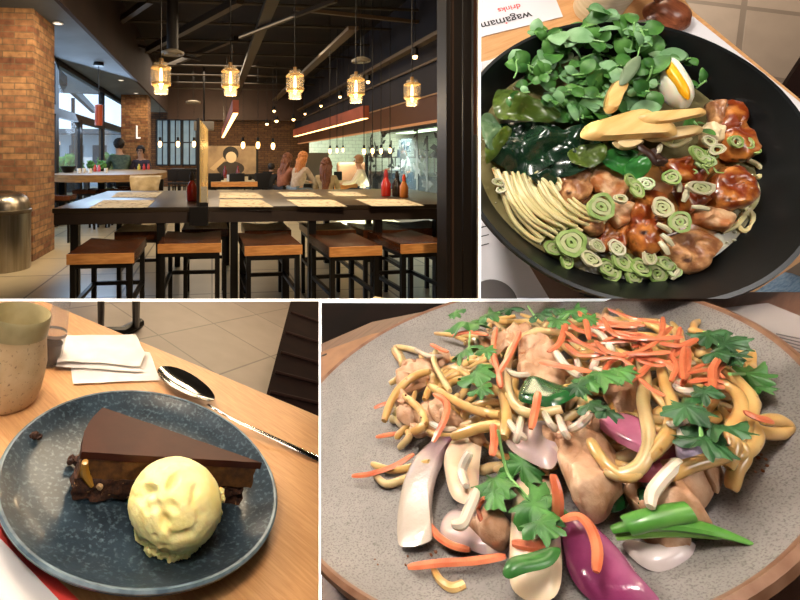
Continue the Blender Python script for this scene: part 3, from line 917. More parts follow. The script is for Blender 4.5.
# --- people
M_skin = mat('skin', 'b98a6c', .5, sss=.0)
def skin_obj(T, nm, pts, edges, m, root=0, sub=2):
    me = bpy.data.meshes.new(nm)
    me.from_pydata([p[:3] for p in pts], edges, [])
    me.materials.append(m)
    o = bpy.data.objects.new(nm, me)
    COL.objects.link(o)
    o.parent = T.o
    s = o.modifiers.new('skin', 'SKIN')
    s.use_smooth_shade = True
    me.skin_vertices.new() if hasattr(me.skin_vertices, 'new') and not me.skin_vertices else None
    for i, p in enumerate(pts):
        sv = me.skin_vertices[0].data[i]
        r = p[3]
        sv.radius = (r if not isinstance(r, tuple) else r[0], r if not isinstance(r, tuple) else r[1])
        sv.use_root = (i == root)
    ss = o.modifiers.new('sub', 'SUBSURF'); ss.levels = sub; ss.render_levels = sub
    return o
def person(lab, x, y, zr, rz, top, hair, trousers, hairlen=.25, lean=.1, arm=.3, s=1.0, bald=False, hz=.6, sleeve=True, glasses=False, group=None, skin=M_skin, v=None):
    """seated person, facing local +y; x, y is where the hips appear"""
    p = rv_(x, y, v) if v else rz_(x, y, zr)
    hz = p.z
    T = Thing('person', lab, 'person', R, (p.x, p.y, 0), rz, group=group)
    L = lean
    f = lambda a, b_, c: (a * s, b_ * s, hz + c * s)
    P = [f(0, 0, 0) + (.12 * s,), f(0, .02 + L * .3, .2) + (.115 * s,), f(0, .02 + L * .8, .40) + (.12 * s,), f(0, .02 + L, .52) + (.055 * s,), f(0, .05 + L, .60) + (.07 * s,), f(0, .06 + L, .70) + (.088 * s,), f(0, .05 + L, .79) + (.06 * s,)]
    E_ = [(0, 1), (1, 2), (2, 3), (3, 4), (4, 5), (5, 6)]
    A = []
    for sx in (-1, 1):
        b0 = len(P)
        P += [f(sx * .17, .02 + L * .8, .44) + (.055 * s,), f(sx * .235, .05 + L + arm * .3, .2) + (.043 * s,), f(sx * .17, .1 + L + arm, .16) + (.03 * s,), f(sx * .155, .17 + L + arm, .16) + (.028 * s,)]
        E_ += [(2, b0), (b0, b0 + 1), (b0 + 1, b0 + 2), (b0 + 2, b0 + 3)]
        pm = b0 + 3
        for k in range(4):
            i0 = len(P); q = P[pm]
            dx = (-.025 + .016 * k) * sx
            ln = (.07, .08, .075, .06)[k]
            P += [(q[0] + dx * s, q[1] + ln * .55 * s, q[2] - .01 * s, .009 * s), (q[0] + dx * 1.2 * s, q[1] + ln * s, q[2] - .035 * s, .008 * s)]
            E_ += [(pm, i0), (i0, i0 + 1)]
        i0 = len(P); q = P[b0 + 2]
        P += [(q[0] - sx * .045 * s, q[1] + .03 * s, q[2], .01 * s), (q[0] - sx * .055 * s, q[1] + .065 * s, q[2] - .02 * s, .009 * s)]
        E_ += [(b0 + 2, i0), (i0, i0 + 1)]
        b1 = len(P)
        P += [f(sx * .1, .02, -.02) + (.085 * s,), f(sx * .12, .42, .0) + (.06 * s,), f(sx * .12, .40, -.40) + (.042 * s,), f(sx * .12, .52, -.44) + (.035 * s,)]
        E_ += [(0, b1), (b1, b1 + 1), (b1 + 1, b1 + 2), (b1 + 2, b1 + 3)]
    skin_obj(T, 'body', P, E_, skin)
    C = [(a, b_, c, r * 1.22 if i < 3 else r * 1.2) for i, (a, b_, c, r) in enumerate(P[:3])]
    C.append((P[3][0], P[3][1], P[3][2] - .03 * s, .06 * s))
    CE = [(0, 1), (1, 2), (2, 3)]
    for sx, b0 in ((-1, 7), (1, 7 + 18)):
        pass
    arms = [i for i in range(len(P)) if abs(P[i][3] - .055 * s) < 1e-6 and i > 6]
    for a0 in arms:
        i0 = len(C)
        for k in range(3):
            q = P[a0 + k]; C.append((q[0], q[1], q[2], q[3] * 1.3))
        CE += [(2, i0), (i0, i0 + 1), (i0 + 1, i0 + 2)]
    skin_obj(T, 'shirt', C, CE, top)
    th = [i for i in range(len(P)) if abs(P[i][3] - .085 * s) < 1e-6 and i > 6]
    C = [(P[0][0], P[0][1], P[0][2] - .02, .135 * s)]; CE = []
    for a0 in th:
        i0 = len(C)
        for k in range(3):
            q = P[a0 + k]; C.append((q[0], q[1], q[2], q[3] * 1.18))
        CE += [(0, i0), (i0, i0 + 1), (i0 + 1, i0 + 2)]
    skin_obj(T, 'trousers', C, CE, trousers)
    for a0 in th:
        q = P[a0 + 3]
        T.part('shoe', blob(BM(), (q[0], q[1], q[2]), .06 * s, 3, .05, sc=(.7, 1.7, .6)), M_black)
    hc = V(P[5][:3])
    if hair:
        hb = blob(BM(), hc + V((0, -.02, .03)) * s, .115 * s, 4, .2 if hairlen > .1 else .12, 5, sc=(.92, 1.0, 1.02), seed=len(lab))
        for v_ in list(hb.verts):
            r_ = v_.co - hc
            if r_.y > .045 * s and r_.z < .05 * s: v_.co.y = hc.y + .03 * s
            if hairlen > .05 and r_.y < .05 * s and r_.z < 0:
                v_.co.z = hc.z + r_.z * (1 + hairlen / .09); v_.co.x = hc.x + r_.x * 1.25; v_.co.y -= (.02 + min(.16, hairlen * .5) * min(1, -r_.z / (.08 * s))) * s
        T.part('hair', hb, hair)
    # face
    T.part('nose', blob(BM(), hc + V((0, .092, -.012)) * s, .014 * s, 2, 0, sc=(.8, 1.2, 1.4)), skin)
    T.part('mouth', blob(BM(), hc + V((0, .083, -.05)) * s, .02 * s, 2, 0, sc=(1.1, .3, .3)), mat('lips', '8a4a40', .5))
    for sx in (-1, 1):
        T.part('eye', blob(BM(), hc + V((sx * .032, .08, .012)) * s, .011 * s, 2, 0), mat('eye_dark', '1a1512', .3))
        T.part('ear', blob(BM(), hc + V((sx * .088, 0, -.005)) * s, .025 * s, 2, 0, sc=(.4, .8, 1.3)), skin)
    if glasses:
        b = BM()
        for sx in (-1, 1):
            tube(b, [hc + V((sx * .034 + .024 * math.cos(t * PI / 4), .094, .012 + .02 * math.sin(t * PI / 4))) * s for t in range(9)], .003 * s, 6, 1)
            tube(b, [hc + V((sx * .058, .094, .015)) * s, hc + V((sx * .09, 0, .01)) * s], .003 * s, 6, 1)
        tube(b, [hc + V((-.012, .096, .014)) * s, hc + V((.012, .096, .014)) * s], .003 * s, 6, 1)
        T.part('glasses', b, M_black)
    return T
M_green = mat('green_jacket', '26352b', .6, col2='46563f', scale=12, bump=.2)
M_dark = mat('dark_cloth', '17171d', .8)
M_jeans = mat('blue_jeans', '5d6a78', .8, col2='75828c', scale=40)
H_dark = mat('dark_hair', '1c1310', .55)
H_brown = mat('brown_hair', '5a3018', .5, col2='7a4522', scale=30, stretch=(4, 4, .5))
H_ginger = mat('ginger_hair', 'a8622a', .5, col2='c98242', scale=30, stretch=(4, 4, .5))
person('person in a green jacket sitting at the pale table, seen from behind', 122, 180, .8, .5, M_green, H_dark, M_dark, hairlen=.02, v=12.4, s=1.35, lean=.15)
person('person with glasses and dark jacket facing us at the pale table', 142, 180, .8, PI - .15, mat('maroon_scarf_jacket', '2a2026', .8, col2='3a2d38', scale=9), H_dark, M_dark, hairlen=.02, v=12.9, glasses=True, s=1.15, lean=.05)
person('person in a dark top sitting far back beside the brown sweater', 270, 190, .6, -.4, M_dark, H_dark, M_dark, hairlen=.05, v=12.6, s=.9)
person('person with brown hair in a rust sweater leaning to the table', 281, 190, .6, -.9, mat('rust_sweater', '7d4b38', .9, col2='8d5a45', scale=14), H_brown, M_dark, hairlen=.3, v=10.8, s=1.08, lean=.18)
person('person with ginger hair in a white sweater and jeans, leaning right', 295, 191, .6, -1.0, mat('white_sweater', 'b39f8c', .9, col2='a08a74', scale=14), H_ginger, M_jeans, hairlen=.28, v=9.6, s=1.02, lean=.2)
person('person with long brown hair in a cream vest, back turned', 326, 200, .6, -.35, mat('cream_vest', 'a8946f', .9, col2='94805c', scale=14), H_brown, M_dark, hairlen=.42, v=8.6, s=.98, lean=.02)
person('person with short hair in a white shirt by the glass screen', 365, 191, .6, 1.1, mat('white_shirt', 'd0c4ac', .8), mat('short_ginger_hair', '8c6240', .6), M_dark, hairlen=0.0, v=9.6, s=.95)
person('person in chef whites working in the kitchen', 408, 176, .9, 1.2, M_white, H_dark, M_dark, hairlen=0.0, v=10.6, s=1.0, lean=.05)

# --- central and side tables with booths
def small_table(x0, x1, y, z, dpt, lab, topm, edge, legs=True):
    a = rz_(x0, y, z); c = rz_(x1, y, z)
    T = Thing('dining_table', lab, 'table', R, ((a.x + c.x) / 2, a.y, 0))
    w = c.x - a.x
    T.part('tabletop', bx(BM(), -w / 2, w / 2, 0, dpt, z - .02, z), topm, smooth=False)
    T.part('edge_band', bx(BM(), -w / 2, w / 2, -.02, 0.0, z - .12, z), edge, smooth=False)
    for sx in (-1, 1):
        for yy in (.1, dpt - .1): T.part('leg', box(BM(), (sx * (w / 2 - .1), yy, (z - .02) / 2), (.06, .06, z - .02)), M_black, smooth=False)
    return T
M_ctop = mat('papered_top', 'c3b491', .5, col2='a8956b', scale=5)
small_table(211, 258, 182, .76, 3.2, 'central dining table with wood edge before the mural', M_ctop, M_seat_edge)
small_table(334, 370, 184, .76, 1.6, 'table with pale top beside the long haired woman', M_ctop, M_seat_edge)
small_table(296, 312, 184, .76, 1.2, 'narrow table in front of the ginger haired woman', M_dtop, M_black)
small_table(170, 196, 169, .95, 1.2, 'high dark table far back at the left of the divider', M_dtop, M_black)
for k, (x, y) in enumerate(((222, 180), (229, 181), (236, 179), (242, 181), (250, 180))):
    p = rz_(x, y, .762)
    one('cup', lathe(BM(), [(0, 0), (.05, 0), (.055, .1 + .06 * (k % 2)), (.045, .1), (.04, .01), (0, .01)], 14, c=p), M_white if k % 2 else M_black, R, 'small cup on the central dining table', 'cup', 'cups on the central table')
for k in range(2):
    p = rz_((225, 238)[k], 178, .762)
    one('sauce_bottle', lathe(BM(), [(0, 0), (.06, 0), (.06, .2), (.025, .28), (.025, .36), (0, .36)], 14, c=p), mat('sauce_7a1712', '', 0), R, ('dark red bottle on the central dining table', 'red bottle at the middle of the central dining table')[k], 'bottle')
def chair(x, y, lab, rz=0, v=None, grp='dark chairs around the far tables', m=M_dark):
    p = rz_(x, y, 0)
    T = Thing('dining_chair', lab, 'chair', R, (p.x, p.y, 0), rz, group=grp)
    T.part('seat', rbox((0, .2, .5), (.42, .42, .05), .015), m)
    T.part('backrest', rbox((0, 0, .78), (.42, .04, .38), .015), m)
    for sx in (-1, 1):
        for sy in (0.01, .38): T.part('leg', box(BM(), (sx * .18, sy, .24), (.035, .035, .48)), M_black, smooth=False)
for k, (x, y) in enumerate(((174, 199), (184, 199), (190, 194), (213, 212), (237, 212), (262, 211), (300, 208), (268, 206), (338, 206))):
    chair(x, y, ('far chair left of the divider, grey light behind it', 'second far chair left of the divider', 'far chair right beside the divider', 'dark chair at the left of the central table', 'dark chair at the near side of the central table', 'dark chair at the right corner of the central table', 'chair under the ginger haired woman', 'chair behind the rust sweater', 'chair at the pale topped table')[k], rz=(.1 * k))
# mural
a = rv_(207, 146, 19.2); c = rv_(256, 174, 19.2)
strc('wall_partition', bx(BM(), a.x - .1, c.x + .1, 19.22, 19.4, 0, a.z + .02), M_black)
T = Thing('wall_mural', 'brown tinted mural of a dark haired face with raised hand', 'mural', R, ((a.x + c.x) / 2, 19.2, c.z))
w = c.x - a.x; H = a.z - c.z
T.part('panel', bx(BM(), -w / 2, w / 2, -.02, .02, 0, H), mat('mural_ground', '8a7050', .7, col2='5a4530', scale=1.2, emis=.06), smooth=False)
def flat(pts, y, m, nm):
    b = BM(); vs = [b.verts.new((q[0] * w, y, q[1] * H)) for q in pts]; b.faces.new(vs); T.part(nm, b, m, smooth=False)
cir = lambda cx, cz, rx, rz, n=20: [(cx + rx * math.cos(2 * PI * i / n), cz + rz * math.sin(2 * PI * i / n)) for i in range(n)]
flat(cir(-.02, .2, .28, .26), -.03, mat('mural_dark', '2c2018', .8), 'robe')
flat(cir(-.02, .72, .16, .27), -.035, mat('mural_hair', '1d1611', .8), 'hair_shape')
flat(cir(-.01, .6, .11, .2), -.04, mat('mural_face', 'b09878', .7), 'face_shape')
flat([(-.45, .2), (-.36, .12), (-.12, .5), (-.18, .62)], -.045, mat('mural_arm', 'a08460', .7), 'arm_shape')
# exit sign box, booths
p = rv_(204, 126, 16)
T = Thing('ceiling_box', 'pale projector box hanging near the far end of the soffit', 'box', R, p)
T.part('body', rbox((0, 0, 0), (.7, .4, .3), .03), mat('box_grey', '8a8378', .6))
T.part('bracket', cyl(BM(), (0, 0, .15), (0, 0, 4.58 - p.z), .03, 8), M_black)
for k, (x, y, w, lab) in enumerate(((352, 196, 1.1, 'rounded brown booth seat in front of the kitchen'), (236, 192, .0, ''), (318, 192, 1.0, 'tall grey screen panel behind the long haired woman'))):
    if not w: continue
    p = rz_(x, y, 0)
    if k == 0:
        one('booth_seat', rbox((p.x, p.y, .6), (w, .3, 1.2), .14, seg=5), mat('booth_brown', '6e4c34', .6, col2='7d573b', scale=4), R, lab, 'booth')
    else:
        q = rv_(313, 155, 12.5)
        one('screen_panel', bx(BM(), q.x - .25, q.x + .45, 12.5, 12.6, 0.0, 1.5), mat('perforated_grey', '6b6458', .4, metal=.6), R, lab, 'panel', smooth=False)

su = light('SUN', (0, 0, 30), 3.2, (1, .97, .92), .02, (-12, 18, 12), R)
# room lights; lamps without fittings, several added as fill
light('AREA', (1.2, 4.6, 3.9), 150, (1, .78, .52), 2.0, (1.2, 5, 0), R, sy=2)
light('AREA', (1.2, 9.5, 3.9), 130, (1, .78, .52), 2.5, (1.2, 9.5, 0), R, sy=3)
light('AREA', (0, 15.5, 4.4), 200, (1, .8, .58), 3, (0, 15.5, 0), R, sy=4)
light('AREA', (.5, .4, 3.7), 35, (1, .78, .55), 1.0, (1.0, 3.6, .3), R)  # soft fill added above the camera
light('SPOT', (.6, -.6, 3.3), 420, (1, .8, .58), .1, (1.0, 3.6, .5), R, spot=.95)  # unseen spot added to brighten the stool fronts
light('AREA', (-3.3, 9.5, 2.6), 170, (.55, .75, 1), 6, (0, 8, .4), R, sy=1.5)  # bluish lamp added to stand in for window daylight
light('SPOT', (-1.3, 5.0, 3.2), 320, (1, .76, .5), .08, (-2.7, 6.4, 1.6), R, spot=1.7)
light('SPOT', (-2.15, 4.6, 3.25), 150, (1, .8, .55), .06, (-3.3, 6.1, .5), R, spot=1.4)
light('SPOT', (-1.4, 13, 3.2), 150, (1, .7, .4), .08, (-2.3, 14.2, 1.8), R, spot=1.6)
light('AREA', (4.6, 9, 2.5), 620, (.85, 1, .85), .6, (6.6, 9, .9), R, sy=9)
light('AREA', (5.0, 16, 2.5), 420, (.95, 1, .8), .8, (5.6, 17.5, 0), R, sy=4)
light('AREA', (0.5, 17.0, 2.9), 200, (1, .8, .5), 1, (.2, 19.3, 1.2), R)  # warm lamp added to brighten the far end

w = bpy.data.worlds.new('World'); bpy.context.scene.world = w; w.use_nodes = True
bg = w.node_tree.nodes['Background']
sky = w.node_tree.nodes.new('ShaderNodeTexSky')
sky.sky_type = 'HOSEK_WILKIE' if 'HOSEK_WILKIE' in [e.identifier for e in sky.bl_rna.properties['sky_type'].enum_items] else 'NISHITA'
sky.turbidity = 6
sky.sun_direction = (-.3, .5, .5)
mx = w.node_tree.nodes.new('ShaderNodeMixRGB'); mx.inputs[0].default_value = .6; mx.inputs[2].default_value = (.42, .68, 1.0, 1)
w.node_tree.links.new(sky.outputs[0], mx.inputs[1])
w.node_tree.links.new(mx.outputs[0], bg.inputs[0])
bg.inputs[1].default_value = 2.9
# ================================================================ dessert table (lower left)
D_ = DES
def dpx(x, y, h=0.0): return D_.px(x, y, h)
M_oak = woodmat('oak_table', 'b98352', 'cf9c68', .38, 26, (1.2, 14, 14), (0, 0, .62), .04)
M_oak_edge = mat('oak_edge', 'a8754a', .5)
M_tile_d = brickmat('grey_floor_tile', '83756a', '796c62', '5b5048', .36, .36, .004, .4, .1, offset=0, noise_amt=.2, rot=.65)
one('dining_table', prism(BM(), [dpx(-60, 262), dpx(52, 304.5), dpx(330, 421), dpx(330, 640), dpx(-80, 640)], .02), M_oak, D_,
    'light oak dining table under the blue dessert plate', 'table', smooth=False, noclip=False)
# the floor beyond and below the table
FZ = -.5
def fpx(x, y): return dpx(x, y, FZ)
fb = prism(BM(), [fpx(-40, 299.8), fpx(321, 299.8), fpx(321, 560), fpx(-40, 560)], 1.6)
one('floor.001', fb, M_tile_d, D_, None, None, None, 'structure', smooth=False, noclip=True)
# white dividing strip at that floor's far edge, glow put into its colour
one('trim_8', prism(BM(), [dpx(-60, 298.7, FZ + .002), dpx(321, 298.7, FZ + .002), dpx(321, 301.4, FZ + .002), dpx(-60, 301.4, FZ + .002)], .01), mat('white_divider_glow', 'f4f4f2', .5, emis=.75, ecol='ffffff'), D_, None, None, None, 'structure', smooth=False, noclip=True)
# dark table base standing on the floor
T = Thing('metal_stand', 'black metal table stand standing on the tiles behind the napkins', 'stand', D_, fpx(112, 326))
bl = BM()
cyl(bl, dpx(101, 325, FZ + .012), dpx(101, 288, FZ + .3), .013, 8)
T.part('leg', bl, M_black, world=True)
T.part('leg', cyl(BM(), dpx(136, 327, FZ + .012), dpx(136, 290, FZ + .3), .015, 8), M_black, world=True)
T.part('foot_bar', tube(BM(), [dpx(98, 332, FZ + .02), dpx(122, 332, FZ + .02), dpx(140, 323, FZ + .02)], .022, 8, 1), M_black, world=True)
# chair at the right
M_chair = mat('dark_brown_leather', '150a08', .9, col2='1c0e0a', scale=30, spec=.1)
T = Thing('dining_chair', 'dark brown slatted chair behind the oak table', 'chair', D_, dpx(300, 400, -.18))
cp = [dpx(292, 296, -.12), dpx(330, 296, -.12), dpx(330, 430, -.12), dpx(266, 396, -.12)]
T.part('backrest', prism(BM(), cp, .03), M_chair, smooth=False, world=True)
for k in range(5):
    x0 = 291 - k * 5.2; y0 = 312 + k * 20
    T.part('slat', tube(BM(), [dpx(x0, y0, -.115), dpx(330, y0 + 14, -.115)], .004, 6, 1), mat('slat_brown', '24130e', .8, spec=.15), world=True)
for k, (x, y) in enumerate(((300, 330), (300, 350))):
    T.part('leg', cyl(BM(), dpx(x, y + 30, -.14), dpx(x, y + 30, FZ), .012, 8), M_chair, world=True)

# plate
c = D_.Mi @ (CAM + ray(146.9, 464.5) * .446); pc = V((c.x, c.y, 0))
wob = lambda t: 1 + .012 * math.sin(2 * t + .6) + .008 * math.sin(3 * t + 2)
M_glaze = mat('blue_speckled_glaze', '1c2730', .32, col2='2c3a44', scale=45, lo=.3, hi=.7, col3='5f7076', scale3=260, lo3=.52, hi3=.78, coat=.15, bump=.05, bscale=60)
T = Thing('dessert_plate', 'dark blue speckled stoneware plate holding chocolate tart', 'plate', D_, pc)
pb = T.part('plate_body', lathe(BM(), [(0, .006), (.075, .006), (.10, .0085), (.116, .0145), (.125, .0205), (.1285, .0222), (.131, .0215), (.131, .019), (.122, .010), (.10, .002), (.06, 0), (0, 0)], 96, wob=wob), M_glaze)
T.part('rim_line', lathe(BM(), [(.1278, .0224), (.1300, .0228), (.1316, .0214), (.1312, .0200), (.129, .0216)], 96, wob=wob, close=True), mat('worn_rim', '6e7f86', .3, col2='41535f', scale=60), parent=pb)
# tart
H0 = .0085
def P3(x, y, h): return dpx(x, y, h)
HT = .052
A = P3(103, 408, HT); B = P3(82, 452, HT); Cc0 = P3(261, 463, HT)
def arc(a, b, bulge, n=8):
    m = (a + b) / 2; d = b - a; nn = V((-d.y, d.x, 0)).normalized()
    return [a + d * (i / n) + nn * bulge * math.sin(PI * i / n) for i in range(n + 1)]
def wedge(z0, z1, grow=0.0, tipcut=0.0, amp=0.0, fr=200, seed=0, nz=5, lip=0):
    Cc = Cc0 + ((A + B) / 2 - Cc0) * tipcut
    cen = (A + B + Cc) / 3
    O = arc(A, B, -.006, 8) 
    n = 26
    O += [B + (Cc - B) * (i / n) for i in range(1, n + 1)]
    O += [Cc + (A - Cc) * (i / n) for i in range(1, n)]
    bm = BM(); rings = []
    sd = V((seed, seed * 2, seed * 3))
    for k in range(nz + 1):
        z = z0 + (z1 - z0) * k / nz
        r = []
        for o in O:
            d = (V((o.x, o.y, 0)) - V((cen.x, cen.y, 0))); L = d.length
            q = V((cen.x, cen.y, 0)) + d * ((L + grow) / L)
            q.z = z
            e = noise.noise_vector(q * fr + sd) * amp
            r.append(bm.verts.new(q + V((e.x, e.y, e.z * (0 < k < nz)))))
        rings.append(r)
    m = len(O)
    for a, b in zip(rings, rings[1:]):
        for j in range(m): bm.faces.new((a[j], a[(j + 1) % m], b[(j + 1) % m], b[j]))
    bm.faces.new(rings[0][::-1])
    t = bm.faces.new(rings[-1])
    return bm
T = Thing('chocolate_tart', 'slice of chocolate tart with glossy ganache top and dark crumb base', 'tart', D_, V((A.x, A.y, 0)))
M_crumb = mat('dark_crumb', '241109', .85, col2='4c2a14', scale=240, bump=.8, bscale=300, col3='9a7040', scale3=160, lo3=.66, hi3=.7)
T.part('crumb_base', wedge(H0, .028, -.0005, tipcut=.06, amp=.0052, fr=170, nz=6), M_crumb, world=True, smooth=60)
T.part('caramel_filling', wedge(.0265, .047, -.0012, tipcut=.015, amp=.0016, fr=120, nz=5), mat('brown_filling', '472a10', .5, col2='6a431c', scale=150, bump=.3), world=True, smooth=60)
g = wedge(.046, .0525, .0006, amp=.0006, fr=90, nz=3)
T.part('ganache', g, mat('ganache', '36170d', .42, col2='3f1d11', scale=30, spec=.25), world=True)
# little caramel drip on the outer crust
T.part('caramel_drip', tube(BM(), [P3(85, 462, .046), P3(85, 472, .035), P3(92, 486, .022)], [.003, .0045, .002], 8), mat('caramel', 'b8832e', .25, coat=.5), world=True)
for k, (x, y) in enumerate(((205, 474), (215, 475), (226, 477), (238, 474), (100, 485), (120, 480), (214, 470), (232, 470))):
    T.part('nut_piece', blob(BM(), P3(x, y + 1, .022), .0032, 2, .3, seed=k), mat('nut', 'c8a070', .6), world=True)
for k, (x, y, r) in enumerate(((35, 435, .004), (39, 437, .003), (31, 436, .002), (72, 459, .004), (77, 461, .0045), (70, 462, .003), (80, 458, .003), (262, 470, .003))):
    one('tart_crumb', blob(BM(), dpx(x, y, .012 if x > 60 else .018), r, 2, .4, seed=k), M_crumb, D_, 'dark chocolate crumb lying on the blue plate', 'crumb', 'crumbs on the blue plate')
# ice cream
T = Thing('ice_cream_scoop', 'round scoop of pale yellow vanilla ice cream beside the tart', 'ice cream', D_, dpx(176, 524, .008))
ic = BM()
cc = dpx(175.5, 503, .034)
def icefn(n):
    t = .0
    if n.z < -.3: t = -.03 + .06 * noise.noise(n * 7)
    pit = noise.noise(n * 3.1 + V((1, 5, 2)))
    g = -.13 * max(0, pit - .02) / .4 * max(0, n.dot(V((-.35, -.75, .55))) - .45) * 2.2
    return 1 + t + g + .006 * noise.noise(n * 14) + .005 * noise.noise(n * 40)
blob(ic, cc, .0405, 6, .02, 2.2, sc=(1.0, .92, .78), seed=3, fn=icefn)
T.part('scoop', ic, mat('vanilla_ice', 'f6e08e', .5, col2='f8e8a6', scale=60, sss=.25, bump=.4, bscale=260), world=True)
sk = BM()
for k in range(34):
    t = 2 * PI * k / 34 + .1 * rnd.random()
    q = V((cc.x + .026 * math.cos(t), cc.y + .024 * math.sin(t), .0115 + .004 * rnd.random()))
    blob(sk, q, .0045 + .002 * rnd.random(), 3, .3, 3, seed=k)
T.part('ragged_skirt', sk, MATS['vanilla_ice'], world=True)
for k, (x, y) in enumerate(((221, 492), (222, 498), (219, 512), (217, 518))):
    T.part('flake', blob(BM(), dpx(x, y, .03), .0035, 2, .5, 3, seed=k + 9), MATS['vanilla_ice'], world=True)

# spoon
M_chrome = mat('polished_steel', 'c8c8c8', .12, metal=1.0)
T = Thing('spoon', 'steel dessert spoon lying beyond the blue plate, bowl up', 'spoon', D_, dpx(190, 394, 0))
a = dpx(161, 375, .004); b_ = dpx(214, 409, .004)
ax = (b_ - a); L = ax.length; ax.normalize(); sd = V((-ax.y, ax.x, 0))
sp = BM(); n, m = 24, 7
cen = a + ax * L * .46
rg = []
for k in range(m + 1):
    s_ = k / m
    r_ = []
    for j in range(n):
        t = 2 * PI * j / n
        wx = L * .50 * math.cos(t); wy = L * .25 * math.sin(t) * (1 - .18 * math.cos(t))
        r_.append(sp.verts.new(cen + ax * wx * s_ + sd * wy * s_ + V((0, 0, .0025 + .008 * s_ ** 2.2))) if k else None)
    rg.append(r_)
c0 = sp.verts.new(cen + V((0, 0, .0025)))
for j in range(n): sp.faces.new((c0, rg[1][j], rg[1][(j + 1) % n]))
for k in range(1, m):
    for j in range(n): sp.faces.new((rg[k][j], rg[k + 1][j], rg[k + 1][(j + 1) % n], rg[k][(j + 1) % n]))
ex = bmesh.ops.extrude_face_region(sp, geom=sp.faces[:])
bmesh.ops.translate(sp, vec=(0, 0, -.0012), verts=[v for v in ex['geom'] if isinstance(v, bmesh.types.BMVert)])
T.part('bowl', sp, M_chrome, world=True)
T.part('handle', tube(BM(), [dpx(208, 404.5, .010), dpx(217, 409.5, .013), dpx(235, 420, .012), dpx(280, 441, .007), dpx(326, 462, .004)], [.003, .0026, .0028, .0042, .0062], 12, 5, flat=.32, up=(0, 0, 1)), M_chrome, world=True)

# cup
M_cup = mat('speckled_cream_glaze', 'cdb48c', .5, col2='bd9f76', scale=40, col3='8f7658', scale3=300, lo3=.62, hi3=.7, bump=.05, bscale=90)
def cupat(px_, py_, hh, r0, r1, lab, fr, inner, prof=None):
    p = fr.px(px_, py_, 0)
    T = Thing('stoneware_cup', lab, 'cup', fr, p)
    k = hh
    bo = T.part('body', lathe(BM(), [(0, 0), (r0 * .9, 0), (r0 * .98, .004), (r0 * 1.02, .012), (r0 * 1.0, k * .45), (r1 * 1.0, k * .72), (r1 * .985, k * .9), (r1 * .98, k * .97), (r1 * .955, k), (r1 * .92, k * .975), (r1 * .90, k * .6), (r1 * .86, k * .15), (0, k * .1)], 56), M_cup)
    T.part('glazed_rim', lathe(BM(), [(r1 * 1.004, k * .78), (r1 * .99, k * .9), (r1 * .985, k * .975), (r1 * .955, k * 1.006), (r1 * .915, k * .98), (r1 * .895, k * .6), (r1 * .89, k * .3)], 56), inner, parent=bo)
    return T
cupat(0, 396, .100, .0415, .0345, 'cream speckled stoneware cup at the edge of the dessert table', D_, mat('olive_glaze', '9a8c62', .35, col2='a89a72', scale=50))
# soy bottle
p = dpx(47, 362, 0)
T = Thing('soy_bottle', 'small glass soy sauce bottle behind the cream cup', 'bottle', D_, p)
T.part('glass_body', lathe(BM(), [(0, 0), (.017, 0), (.018, .004), (.016, .05), (.012, .075), (.011, .1), (.0, .1)], 28), mat('bottle_glass', 'b9b2aa', .05, alpha=.3, coat=.5))
T.part('soy_sauce', lathe(BM(), [(0, .002), (.0155, .002), (.0145, .028), (0, .028)], 28), mat('soy', '120806', .1, coat=.5))
T.part('label_band', lathe(BM(), [(.0172, .040), (.0168, .044)], 28), mat('pale_label', '8c8580', .5))
# napkins
def sheet(P, fr, h, m, nm, lab, cat, grp=None, th=.0012, wave=.0015, seed=0, wf=30):
    O = [fr.px(x, y, h) for x, y in P]
    # densify edges so the sheet can undulate
    Q = []
    for i, a in enumerate(O):
        b = O[(i + 1) % len(O)]
        for k in range(6): Q.append(a + (b - a) * (k / 6))
    bm = pillow(BM(), Q, th, k=1, rings=6, pw=8, wave=wave, wf=wf, seed=seed)
    return one(nm, bm, m, fr, lab, cat, grp)
M_nap = mat('napkin_paper', 'e9e0d6', .85, col2='ddd2c6', scale=30, bump=.15, bscale=120)
sheet([(73, 384), (71, 368), (140, 350), (150, 352), (160, 380)], D_, .002, M_nap, 'napkin', 'lowest white napkin, its corner poking toward the spoon', 'napkin', 'napkins', seed=1)
sheet([(56, 366), (58, 358), (138, 352), (142, 371), (138, 372)], D_, .006, M_nap, 'napkin', 'middle white napkin of the stack behind the plate', 'napkin', 'napkins', seed=2)
sheet([(57, 362), (62, 336), (135, 334), (145, 354), (140, 366), (100, 363)], D_, .0105, M_nap, 'napkin', 'topmost white napkin of the stack behind the plate', 'napkin', 'napkins', wave=.003, seed=3)
# menu card with red border
T = Thing('menu_card', 'white menu card with a red border at the corner of the dessert table', 'menu', D_, dpx(20, 590, .001))
sh = T.part('sheet', prism(BM(), [dpx(-60, 500, .0014), dpx(0, 523, .0014), dpx(82, 603, .0014), dpx(82, 660, .0014), dpx(-60, 660, .0014)], .001), mat('red_border', 'ee463c', .6), smooth=False, world=True)
T.part('white_panel', prism(BM(), [dpx(-60, 512, .0018), dpx(0, 538, .0018), dpx(62, 603, .0018), dpx(62, 660, .0018), dpx(-60, 660, .0018)], .001), mat('menu_white', 'd9d2cf', .6), parent=sh, smooth=False, world=True)

light('AREA', (-.52, .20, .50), 5.0, (1, .87, .72), .12, pc, D_)
light('AREA', (-.1, -.45, .75), 1.6, (1, .88, .76), .3, pc, D_)
